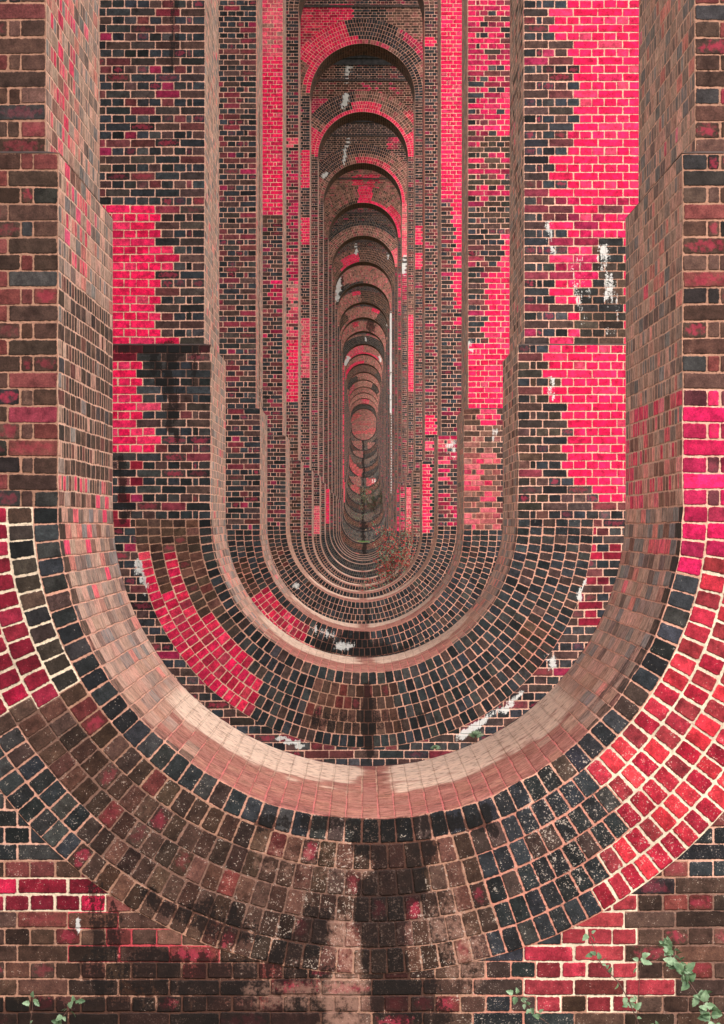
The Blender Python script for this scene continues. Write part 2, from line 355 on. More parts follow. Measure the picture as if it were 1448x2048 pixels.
     'stain': [(0, 1.0, -0.049, -1.541, -0.035, -1.937, 0.153, 0.208), (0, 0.7, -0.604, -1.694, 0.576, -1.763, 0.18, 0.153), (1, 0.62, -0.729, -1.451, -0.562, -1.527, 0.035, 0.028),
               (1, 0.66, -0.486, -1.555, -0.41, -1.597, 0.028, 0.042), (1, 0.9, -0.382, -1.694, -0.187, -1.736, 0.035, 0.028), (1, 1, 1.486, 2.506, 1.493, 2.388, 0.049, 0.049),
               (1, 0.7, 1.826, 1.277, 1.791, 1.152, 0.042, 0.035)]},
 4: {'off': -0.03,
     'zi': -1.467,
     'zl': 1.652,
     'patch': [('red', None, [(-2.293, 8.688), (-1.494, 8.688), (-1.494, 5.718), (-2.293, 5.718)], 'F'), ('redp', None, [(-2.293, 11.102), (-1.494, 11.102), (-1.494, 8.67), (-2.293, 8.67)], 'F'),
               ('rough', 'b', [(-2.061, 5.718), (-1.494, 5.718), (-1.494, 5.347), (-2.061, 5.347)], 'F', 0.7), ('redv', None, [(-1.94, 4.511), (-1.494, 4.511), (-1.494, 3.397), (-1.94, 3.397)], 'F', 0.3),
               ('red', None, [(1.42, 11.566), (1.884, 11.566), (1.884, 6.071), (1.42, 6.071)], 'F'),
               ('red', None, [(1.652, 6.071), (2.163, 6.071), (2.163, 3.676), (1.745, 3.676), (1.773, 4.14), (1.606, 4.511), (1.745, 4.883), (1.699, 5.254)], 'F', 0.9),
               ('redv', 'n', [(1.327, 1.634), (1.736, 1.634), (1.736, -0.13), (1.327, -0.13)], 'F', 0.55), ('redp', 'n', [(1.327, 1.541), (1.736, 1.541), (1.736, 0.798), (1.327, 0.798)], 'F', 0.3)],
     'polar': [('dark', None, 0, 5, 0, 180), ('crim', None, 4, 5, 156, 172), ('rough', None, 1, 3, 150, 165)],
     'polt': [],
     'vrev': [('pink', 'l', -1, 1.6, 11.5, 0, 0.25, 1)],
     'stain': [(1, 1, -1.29, -1.132, -1.216, -1.262, 0.037, 0.037), (1, 0.7, 1.643, 1.494, 1.662, 1.216, 0.074, 0.056), (0, 0.6, 0.074, -1.569, 0.074, -1.801, 0.093, 0.093)]},
 5: {'off': -0.045,
     'zi': -1.639,
     'zl': 1.464,
     'patch': [('redp', None, [(-1.813, 8.996), (-1.511, 8.996), (-1.511, 8.67), (-1.813, 8.67)], 'F', 0.5), ('redv', None, [(-1.813, 8.694), (-1.511, 8.694), (-1.511, 5.649), (-1.813, 5.649)], 'F', 0.75),
               ('redp', None, [(-1.813, 5.649), (-1.511, 5.649), (-1.511, 4.254), (-1.813, 4.254)], 'F', 0.85), ('red', None, [(-1.813, 4.254), (-1.511, 4.254), (-1.511, 2.824), (-1.813, 2.824)], 'F'),
               ('red', None, [(1.371, 12.39), (1.755, 12.39), (1.755, 11.994), (1.371, 11.994)], 'F'), ('red', None, [(1.395, 11.367), (1.755, 11.367), (1.755, 11.111), (1.395, 11.111)], 'F'),
               ('dark', 'n', [(-1.813, 12.157), (-1.511, 12.157), (-1.511, 8.996), (-1.813, 8.996)], 'F', 0.2), ('red', None, [(1.348, 1.406), (1.569, 1.406), (1.569, -0.279), (1.348, -0.279)], 'F'),
               ('red', None, [(1.43, 2.51), (1.755, 2.51), (1.755, 2.046), (1.43, 2.046)], 'F'), ('dark', 'n', [(1.557, 1.348), (1.778, 1.348), (1.778, -0.279), (1.557, -0.279)], 'F'),
               ('rough', 'n', [(-1.801, 2.046), (-1.453, 2.046), (-1.453, -0.163), (-1.801, -0.163)], 'F', 0.6), ('redp', None, [(1.43, 1.929), (1.662, 1.929), (1.662, 1.697), (1.43, 1.697)], 'F')],
     'polar': [('redv', None, 4, 5, 160, 178)],
     'polt': [],
     'vrev': [('pink', 'l', 1, 5, 15, 0, 2.4, 0.9), ('pink', 'l', -1, 5, 15, 0, 0.25, 1)],
     'stain': []},
 6: {'off': -0.03,
     'zi': -1.773,
     'zl': 1.47,
     'patch': [('crim', None, [(-1.913, 14.465), (-0.279, 14.465), (-0.279, 12.092), (-1.913, 12.092)], 'F'), ('red', None, [(-0.935, 14.535), (-0.293, 14.535), (-0.293, 14.158), (-1.215, 13.977)], 'F'),
               ('dark', None, [(-0.293, 14.535), (0.251, 14.535), (0.6, 14.354), (0.81, 14.046), (-0.293, 14.158)], 'F'), ('brown', None, [(0.6, 14.605), (1.857, 14.605), (1.857, 13.558), (0.6, 13.558)], 'F'),
               ('redv', None, [(1.368, 13.558), (1.857, 13.558), (1.857, 13.069), (1.368, 13.069)], 'F'), ('dark', 'n', [(-1.801, 11.952), (-1.508, 11.952), (-1.508, 10.444), (-1.801, 10.444)], 'F', 0.8),
               ('red', None, [(-1.801, 10.444), (-1.508, 10.444), (-1.508, 9.411), (-1.801, 9.411)], 'F'), ('dark', 'n', [(-1.801, 9.411), (-1.508, 9.411), (-1.508, 8.517), (-1.801, 8.517)], 'F', 0.6),
               ('red', None, [(-1.801, 8.517), (-1.508, 8.517), (-1.508, 7.805), (-1.801, 7.805)], 'F'), ('dark', 'n', [(-1.801, 7.805), (-1.508, 7.805), (-1.508, 5.725), (-1.801, 5.725)], 'F', 0.6),
               ('redp', None, [(-1.801, 5.725), (-1.508, 5.725), (-1.508, 4.049), (-1.801, 4.049)], 'F'), ('red', None, [(1.424, 8.35), (1.62, 8.35), (1.62, 7.805), (1.424, 7.805)], 'F'),
               ('red', None, [(1.424, 7.568), (1.662, 7.568), (1.662, 7.079), (1.424, 7.079)], 'F'), ('dark', 'n', [(1.41, 11.952), (1.703, 11.952), (1.703, 8.461), (1.41, 8.461)], 'F', 0.6),
               ('darkb', 'n', [(1.299, 1.48), (1.648, 1.48), (1.648, -0.195), (1.299, -0.195)], 'F', 0.5)],
     'polar': [],
     'polt': [('brown', None, 0, 5, 0, 180), ('red', None, 0, 5, 100, 168), ('dark', None, 0, 5, 62, 103), ('dark', None, 1, 3, 30, 62), ('red', None, 0, 1, 95, 104), ('redv', None, 4, 5, 30, 60),
              ('dark', None, 0, 1, 0, 45), ('brown', 'o', 2, 5, 150, 180), ('red', None, 0, 0, 150, 178), ('salm', 'o', 0, 0, 60, 95)],
     'vrev': [],
     'stain': []},
 7: {'off': -0.016,
     'zi': -1.842,
     'zl': 1.52,
     'patch': [('rough', None, [(-1.826, 14.526), (1.679, 14.526), (1.679, 12.814), (-1.826, 12.814)], 'F'), ('redv', None, [(-1.826, 13.874), (-1.223, 13.874), (-1.223, 13.384), (-1.826, 13.384)], 'F'),
               ('redv', None, [(-0.44, 14.477), (1.19, 14.477), (1.19, 14.037), (-0.44, 14.037)], 'F', 0.3), ('dark', 'n', [(-0.929, 14.966), (0.538, 14.966), (0.538, 14.493), (-0.929, 14.493)], 'F'),
               ('rough', None, [(-1.744, 15.015), (-0.929, 15.015), (-0.929, 14.493), (-1.744, 14.493)], 'F'), ('red', None, [(1.435, 6.815), (1.679, 6.815), (1.679, 4.255), (1.435, 4.255)], 'F'),
               ('brown', None, [(1.435, 7.923), (1.679, 7.923), (1.679, 6.815), (1.435, 6.815)], 'F', 0.6), ('redp', 'p', [(-1.663, 0.587), (-1.402, 0.587), (-1.402, -0.326), (-1.663, -0.326)], 'F'),
               ('redp', None, [(1.369, 1.206), (1.581, 1.206), (1.581, -0.261), (1.369, -0.261)], 'F')],
     'polar': [],
     'polt': [('brown', None, 0, 5, 0, 180), ('brown', None, 0, 5, 50, 95), ('dark', None, 1, 5, 98, 140), ('red', None, 0, 2, 95, 102), ('red', None, 0, 0, 0, 180), ('red', None, 1, 2, 70, 95),
              ('red', 'n', 0, 5, 150, 178), ('red', None, 0, 3, 0, 28), ('crim', None, 4, 5, 25, 45)],
     'vrev': [],
     'stain': [(1, 1, -0.489, 15.227, -0.571, 14.444, 0.082, 0.049), (1, 1.1, -0.571, 14.004, -0.636, 13.596, 0.114, 0.065)]},
 8: {'off': -0.035,
     'zi': -1.827,
     'zl': 1.47,
     'patch': [('darkb', None, [(-1.715, 15.026), (1.92, 15.026), (1.92, 13.907), (-1.715, 13.907)], 'F'), ('dark', None, [(-1.435, 15.026), (1.361, 15.026), (1.361, 14.429), (-1.435, 14.429)], 'F'),
               ('redv', None, [(0.951, 14.429), (1.361, 14.429), (1.361, 14.001), (0.951, 14.001)], 'F'), ('redp', None, [(1.417, 12.043), (1.659, 12.043), (1.659, 9.918), (1.417, 9.918)], 'F'),
               ('redv', None, [(1.417, 9.303), (1.659, 9.303), (1.659, 8.315), (1.417, 8.315)], 'F'), ('redv', None, [(1.361, 1.324), (1.585, 1.324), (1.585, -0.298), (1.361, -0.298)], 'F', 0.6)],
     'polar': [],
     'polt': [('brown', None, 0, 5, 0, 180), ('dark', None, 3, 5, 62, 150), ('dark', None, 1, 2, 110, 145), ('crim', None, 0, 1, 50, 100), ('red', None, 0, 0, 0, 60)],
     'vrev': [],
     'stain': [(1, 1, -0.559, 14.374, -0.615, 14.094, 0.093, 0.093), (1, 0.9, -0.69, 13.945, -0.727, 13.385, 0.056, 0.056), (1, 0.8, -1.435, 13.069, -1.473, 12.938, 0.112, 0.093),
               (1, 1, 1.529, 9.955, 1.529, 9.303, 0.112, 0.093)]},
 9: {'off': -0.02,
     'zi': -1.742,
     'zl': 1.45,
     'patch': [('brown', None, [(-1.826, 15.024), (1.951, 15.024), (1.951, 12.925), (-1.826, 12.925)], 'F'), ('crim', None, [(-0.462, 14.709), (0.692, 14.709), (0.692, 14.079), (-0.462, 14.079)], 'F', 0.7),
               ('red', None, [(-1.616, 1.448), (-1.385, 1.448), (-1.385, -0.042), (-1.616, -0.042)], 'F'), ('redv', None, [(1.364, 1.595), (1.574, 1.595), (1.574, -0.294), (1.364, -0.294)], 'F', 0.7),
               ('redv', 'n', [(1.448, 10.617), (1.637, 10.617), (1.637, 7.26), (1.448, 7.26)], 'F', 0.7)],
     'polar': [],
     'polt': [('brown', None, 0, 5, 0, 180), ('red', None, 0, 5, 78, 96), ('red', None, 0, 0, 0, 98), ('crim', None, 1, 2, 10, 50), ('darkb', None, 0, 0, 98, 140)],
     'vrev': [],
     'stain': []},
 10: {'off': -0.01,
      'zi': -1.773,
      'zl': 1.4,
      'patch': [('dark', None, [(-1.563, 14.484), (1.703, 14.484), (1.703, 13.434), (-1.563, 13.434)], 'F', 0.7)],
      'polar': [],
      'polt': [('brown', 'n', 0, 5, 0, 180), ('dark', 'g', 4, 5, 42, 142), ('redp', None, 0, 2, 0, 30)],
      'vrev': [],
      'stain': []},
 11: {'off': 0.0,
      'zi': -1.848,
      'zl': 1.4,
      'patch': [('dark', None, [(-0.95, 14.654), (0.847, 14.654), (0.847, 14.217), (-0.95, 14.217)], 'F', 0.8)],
      'polar': [],
      'polt': [('brown', None, 0, 5, 100, 180), ('darkb', 'n', 0, 5, 0, 96), ('red', None, 0, 3, 98, 128), ('red', None, 0, 0, 112, 140)],
      'vrev': [],
      'stain': [(1, 1.1, -0.385, 14.32, -0.385, 13.884, 0.077, 0.077), (1, 1, 1.848, 14.782, 1.873, 14.269, 0.103, 0.077), (1, 0.8, 1.232, 13.884, 1.257, 13.627, 0.077, 0.077)],
      'base': 'hdr',
      'top': 'far',
      'ring': 'dark'},
 12: {'off': 0.0,
      'zi': -1.904,
      'zl': 1.35,
      'patch': [('farp', None, [(-1.596, 14.73), (2.044, 14.73), (2.044, 13.47), (-1.596, 13.47)], 'F')],
      'polar': [],
      'polt': [('farp', None, 0, 5, 0, 180), ('dark', 'g', 0, 0, 90, 170), ('dark', 'g', 0, 1, 120, 150)],
      'vrev': [],
      'stain': [(1, 1.3, 1.568, 11.705, 1.568, 6.189, 0.196, 0.168), (1, 1, 1.568, 6.189, 1.596, 1.708, 0.084, 0.056), (1, 0.8, -1.428, 14.17, -1.484, 12.489, 0.252, 0.168),
                (0, 0.9, -1.232, 13.89, -1.204, 13.049, 0.084, 0.084), (1, 1, 1.064, 0.028, 1.064, -0.112, 0.034, 0.022)],
      'base': 'far',
      'top': 'farp',
      'ring': 'dark'},
 13: {'off': 0.0,
      'zi': -1.942,
      'zl': 1.35,
      'patch': [('darkg', 'h', [(-2.5, -4.442), (2.5, -4.442), (2.5, -1.442), (-2.5, -1.442)], 'F'), ('rough', 'b', [(-1.123, -0.485), (1.305, -0.485), (1.305, -1.183), (-1.123, -1.183)], '*', 0.3)],
      'polar': [('darkg', 'b', 1, 5, 0, 180), ('dark', 'd', 0, 0, 0, 180), ('dark', 'h', 4, 5, 20, 70)],
      'polt': [('farp', None, 0, 5, 95, 180), ('darkb', 'b', 0, 5, 0, 95), ('red', None, 4, 5, 95, 110)],
      'vrev': [],
      'stain': [(0, 0.9, -0.05, -1.992, -0.02, -3.242, 0.14, 0.2)],
      'base': 'hdr',
      'top': 'farp',
      'ring': 'darkg'},
 14: {'off': 0.0,
      'zi': -1.288,
      'zl': 1.612,
      'patch': [('darkb', 'h', [(-2.5, -3.788), (2.5, -3.788), (2.5, -0.788), (-2.5, -0.788)], 'F'), ('farr', None, [(-1.209, -1.438), (-0.294, -1.438), (-0.294, -2.026), (-1.209, -2.026)], 'F', 0.3)],
      'polar': [('rough', 'b', 1, 5, 0, 180), ('dark', 'd', 0, 0, 0, 180), ('dark', 'h', 4, 5, 20, 150)],
      'polt': [('farp', None, 0, 5, 60, 125), ('darkb', 'b', 1, 5, 125, 170), ('darkb', 'g', 0, 5, 5, 60), ('red', None, 4, 5, 60, 75)],
      'vrev': [],
      'stain': [(1, 1, 1.601, 13.76, 1.601, 12.943, 0.098, 0.098), (0, 0.9, 0.06, -1.338, -0.02, -2.588, 0.154, 0.22)],
      'base': 'hdr',
      'top': 'farp',
      'ring': 'darkg'},
 15: {'off': 0.0,
      'zi': -0.525,
      'zl': 2.375,
      'patch': [('darkg', 'h', [(-2.5, -3.025), (2.5, -3.025), (2.5, -0.025), (-2.5, -0.025)], 'F')],
      'polar': [('darkg', 'h', 1, 5, 0, 180), ('dark', 'd', 0, 0, 0, 180), ('dark', 'h', 4, 5, 20, 70)],
      'polt': [('farp', None, 0, 5, 0, 180), ('crim', None, 3, 5, 100, 112)],
      'vrev': [],
      'stain': [(0, 0.7, 0.455, 14.044, 0.455, 13.519, 0.42, 0.35), (0, 0.9, -0.05, -0.575, -0.02, -1.825, 0.14, 0.2)],
      'base': 'far',
      'top': 'farp',
      'ring': 'darkg'},
 16: {'off': 0.02,
      'zi': 0.112,
      'zl': 3.012,
      'patch': [('red', 'p', [(-1.569, 12.18), (-1.345, 12.18), (-1.345, -2.391), (-1.569, -2.391)], 'F'), ('darkb', 'h', [(-2.5, -2.388), (2.5, -2.388), (2.5, 0.612), (-2.5, 0.612)], 'F')],
      'polar': [('rough', 'b', 1, 5, 0, 180), ('dark', 'd', 0, 0, 0, 180), ('dark', 'h', 4, 5, 20, 150)],
      'polt': [('dark', 'g', 0, 4, 0, 180)],
      'vrev': [],
      'stain': [(1, 1, 0.149, 13.862, 0.149, 13.638, 0.075, 0.075), (1, 0.9, -1.681, 13.862, -1.719, 13.301, 0.149, 0.112), (0, 0.9, 0.06, 0.062, -0.02, -1.188, 0.21, 0.3)],
      'base': 'hdr',
      'top': 'farp',
      'ring': 'darkg'},
 17: {'off': 0.02,
      'zi': 0.834,
      'zl': 3.734,
      'patch': [('darkg', 'h', [(-2.5, -1.666), (2.5, -1.666), (2.5, 1.334), (-2.5, 1.334)], 'F')],
      'polar': [('darkg', 'b', 1, 5, 0, 180), ('dark', 'd', 0, 0, 0, 180), ('dark', 'h', 4, 5, 20, 70)],
      'polt': [('redp', None, 0, 5, 90, 150), ('farp', None, 0, 5, 0, 90), ('red', None, 0, 0, 40, 140)],
      'vrev': [],
      'stain': [(1, 1, -1.191, 13.142, -1.39, 12.626, 0.199, 0.159), (1, 1, 1.231, 13.221, 1.39, 12.864, 0.119, 0.119), (0, 0.9, -0.05, 0.784, -0.02, -0.466, 0.084, 0.12)],
      'base': 'hdr',
      'top': 'farp',
      'ring': 'darkg'},
 18: {'off': 0.02,
      'zi': 1.568,
      'zl': 4.468,
      'patch': [('darkb', 'h', [(-2.5, -0.932), (2.5, -0.932), (2.5, 2.068), (-2.5, 2.068)], 'F')],
      'polar': [('rough', 'h', 1, 5, 0, 180), ('dark', 'd', 0, 0, 0, 180), ('dark', 'h', 4, 5, 20, 150)],
      'polt': [('farp', None, 0, 5, 0, 180), ('red', None, 0, 1, 90, 175)],
      'vrev': [],
      'stain': [(0, 0.9, 0.06, 1.518, -0.02, 0.268, 0.112, 0.16)],
      'base': 'far',
      'top': 'farp',
      'ring': 'darkg'},
 19: {'off': 0.02,
      'zi': 2.499,
      'zl': 5.399,
      'patch': [('darkg', 'h', [(-2.5, -0.001), (2.5, -0.001), (2.5, 2.999), (-2.5, 2.999)], 'F')],
      'polar': [('darkg', 'b', 1, 5, 0, 180), ('dark', 'd', 0, 0, 0, 180), ('dark', 'h', 4, 5, 20, 70)],
      'polt': [('far', None, 0, 5, 0, 180), ('dark', 'g', 0, 4, 20, 50)],
      'vrev': [],
      'stain': [(0, 0.9, -0.05, 2.449, -0.02, 1.199, 0.175, 0.25)],
      'base': 'hdr',
      'top': 'farp',
      'ring': 'darkg'},
 20: {'off': 0.02,
      'zi': 3.317,
      'zl': 6.217,
      'patch': [('darkb', 'h', [(-2.5, 0.817), (2.5, 0.817), (2.5, 3.817), (-2.5, 3.817)], 'F'), ('farr', None, [(-1.262, 3.551), (-0.327, 3.551), (-0.327, 2.617), (-1.262, 2.617)], '*'),
                ('farr', None, [(0.187, 3.084), (0.701, 3.084), (0.701, 2.617), (0.187, 2.617)], '*')],
      'polar': [('rough', 'b', 1, 5, 0, 180), ('dark', 'd', 0, 0, 0, 180), ('dark', 'h', 4, 5, 20, 150)],
      'polt': [('farp', None, 0, 5, 0, 180), ('dark', 'g', 0, 3, 110, 160)],
      'vrev': [],
      'stain': [(0, 0.9, 0.06, 3.267, -0.02, 2.017, 0.098, 0.14)],
      'base': 'hdr',
      'top': 'farp',
      'ring': 'darkg'},
 21: {'off': 0.02,
      'zi': 4.514,
      'zl': 7.414,
      'patch': [('darkg', 'h', [(-2.5, 2.014), (2.5, 2.014), (2.5, 5.014), (-2.5, 5.014)], 'F'), ('farp', None, [(-1.325, 4.563), (-0.245, 4.563), (-0.245, 3.631), (-1.325, 3.631)], '*'),
                ('farr', None, [(0.294, 4.416), (1.227, 4.416), (1.227, 3.631), (0.294, 3.631)], '*'), ('farr', None, [(-1.619, 5.201), (-1.472, 5.201), (-1.227, 3.974), (-1.57, 4.71)], '*')],
      'polar': [('darkg', 'h', 1, 5, 0, 180), ('dark', 'd', 0, 0, 0, 180), ('dark', 'h', 4, 5, 20, 70)],
      'polt': [('farp', 'p', 0, 5, 60, 110), ('salm', None, 0, 5, 120, 160), ('dark', 'g', 0, 4, 30, 62)],
      'vrev': [],
      'stain': [(0, 0.9, -0.05, 4.464, -0.02, 3.214, 0.084, 0.12), (1, 1, 0.883, 4.318, 0.883, 3.925, 0.059, 0.039), (1, 1, 1.128, 4.318, 1.128, 3.925, 0.059, 0.039)],
      'base': 'far',
      'top': 'farp',
      'ring': 'darkg'},
 22: {'off': 0.02,
      'zi': 5.757,
      'zl': 7.757,
      'patch': [('darkb', 'h', [(-2.5, 3.257), (2.5, 3.257), (2.5, 6.257), (-2.5, 6.257)], 'F'),
                ('farr', 'r', [(-1.594, 7.248), (-1.079, 6.374), (-0.565, 5.706), (-0.103, 5.449), (-0.154, 4.626), (-0.565, 4.781), (-1.182, 5.192), (-1.542, 5.963)], '*')],
      'polar': [('rough', 'b', 1, 5, 0, 180), ('dark', 'd', 0, 0, 0, 180), ('dark', 'h', 4, 5, 20, 150)],
      'polt': [('farp', None, 0, 5, 0, 180), ('salm', None, 0, 5, 150, 180)],
      'vrev': [],
      'stain': [(0, 0.9, 0.06, 5.707, -0.02, 4.457, 0.126, 0.18)],
      'base': 'hdr',
      'top': 'farp',
      'ring': 'darkg'},
 23: {'off': 0.02,
      'zi': 6.987,
      'zl': 8.987,
      'patch': [('darkg', 'h', [(-2.5, 4.487), (2.5, 4.487), (2.5, 7.487), (-2.5, 7.487)], 'F'), ('far', None, [(-1.182, 6.503), (-0.107, 6.503), (-0.107, 6.073), (-1.182, 6.073)], '*')],
      'polar': [('darkg', 'b', 1, 5, 0, 180), ('dark', 'd', 0, 0, 0, 180), ('dark', 'h', 4, 5, 20, 70)],
      'polt': [('farp', 'p', 0, 5, 0, 180)],
      'vrev': [],
      'stain': [(0, 0.9, -0.05, 6.937, -0.02, 5.687, 0.14, 0.2)],
      'base': 'hdr',
      'top': 'farp',
      'ring': 'darkg'},
 24: {'off': 0.02,
      'zi': 8.188,
      'zl': 10.188,
      'patch': [('darkb', 'h', [(-2.5, 5.688), (2.5, 5.688), (2.5, 8.688), (-2.5, 8.688)], 'F'), ('farp', None, [(-1.178, 8.076), (-0.056, 8.076), (-0.056, 7.347), (-1.178, 7.347)], '*')],
      'polar': [('rough', 'h', 1, 5, 0, 180), ('dark', 'd', 0, 0, 0, 180), ('dark', 'h', 4, 5, 20, 150)],
      'polt': [('redp', None, 0, 5, 70, 100), ('farp', None, 0, 5, 0, 60), ('farp', None, 0, 5, 110, 180)],
      'vrev': [],
      'stain': [(0, 0.9, 0.06, 8.138, -0.02, 6.888, 0.07, 0.1)],
      'base': 'far',
      'top': 'farp',
      'ring': 'darkg'},
 25: {'off': 0.02,
      'zi': 9.698,
      'zl': 11.698,
      'patch': [('darkg', 'h', [(-2.5, 7.198), (2.5, 7.198), (2.5, 10.198), (-2.5, 10.198)], 'F'), ('farp', None, [(-1.461, 9.582), (-0.175, 9.582), (-0.175, 8.588), (-1.461, 8.588)], '*'),
                ('farp', None, [(0.467, 9.406), (1.344, 9.406), (1.344, 8.705), (0.467, 8.705)], '*')],
      'polar': [('darkg', 'b', 1, 5, 0, 180), ('dark', 'd', 0, 0, 0, 180), ('dark', 'h', 4, 5, 20, 70)],
      'polt': [('dark', 'g', 0, 3, 0, 180), ('farp', None, 4, 5, 0, 180)],
      'vrev': [],
      'stain': [(0, 0.9, -0.05, 9.648, -0.02, 8.398, 0.112, 0.16)],
      'base': 'hdr',
      'top': 'farp',
      'ring': 'darkg'},
 0: {'off': 0.03, 'zi': -1.33, 'zl': 1.651, 'patch': [], 'polar': [], 'polt': [], 'vrev': [], 'stain': []},
 26: {'off': 0.0,
      'base': 'farp',
      'patch': [('farr', 'b', [(-1.7, 12.2), (-0.3, 13.0), (-0.6, 13.4), (-1.7, 13.2)], 'F'), ('farr', 'b', [(-1.3, 10.7), (0.2, 11.0), (0, 11.3), (-1.4, 11.1)], 'F'),
                ('farr', 'b', [(0, 10.8), (1.7, 10.9), (1.7, 11.7), (0.9, 11.5), (0.1, 11.2)], 'F'), ('farr', 'b', [(-1.7, 11.9), (1.8, 12.0), (1.8, 12.25), (-1.7, 12.1)], 'F', 0.6),
                ('farr', 'b', [(-1.2, 9.3), (1.2, 9.3), (1.3, 10.2), (-0.9, 10.0)], 'F', 0.8)],
      'stain': []}}

def taper(V, n, zl):
    """piers get thinner towards the springing of the main arches"""
    V = np.array(V, float); yc = P0 + PITCH * (n - 1) + 1.25
    k = 1 - 0.26 * np.clip((V[..., 2] - zl) / (CROWN - zl), 0, 1.1)
    V[..., 1] = yc + (V[..., 1] - yc) * k
    return V

def warp(V):
    V = V.copy()
    q = V.copy(); q[..., 2] *= 2.0
    V[..., 2] += (vnoise(q, 1.7, 3) - 0.5) * 0.010 + (vnoise(q, 7.0, 5) - 0.5) * 0.004
    return V

class Masonry:
    """collects bricks: four corners, cell size, which surface they belong to"""
    def __init__(self):
        self.P = []; self.cell = []; self.surf = []; self.hdr = []; self.ring = []
    def add(self, P, cell, surf, hdr, ring=None):
        P = np.asarray(P, float)
        if len(P) == 0: return
        n = len(P)
        self.P.append(P); self.cell.append(np.asarray(cell, float)); self.surf += [surf] * n
        self.hdr.append(np.asarray(hdr, bool) if np.ndim(hdr) else np.full(n, hdr))
        self.ring.append(np.full(n, -1) if ring is None else np.asarray(ring))

def row_cells(length, header, corner=True):
    out = [0.0]
    if header:
        if corner: out += [HD, HD + CL]
        while out[-1] < length - 1e-6: out.append(out[-1] + HD)
    else:
        while out[-1] < length - 1e-6: out.append(out[-1] + STR)
    out = [v for v in out if v < length - 0.03] + [length]
    return out

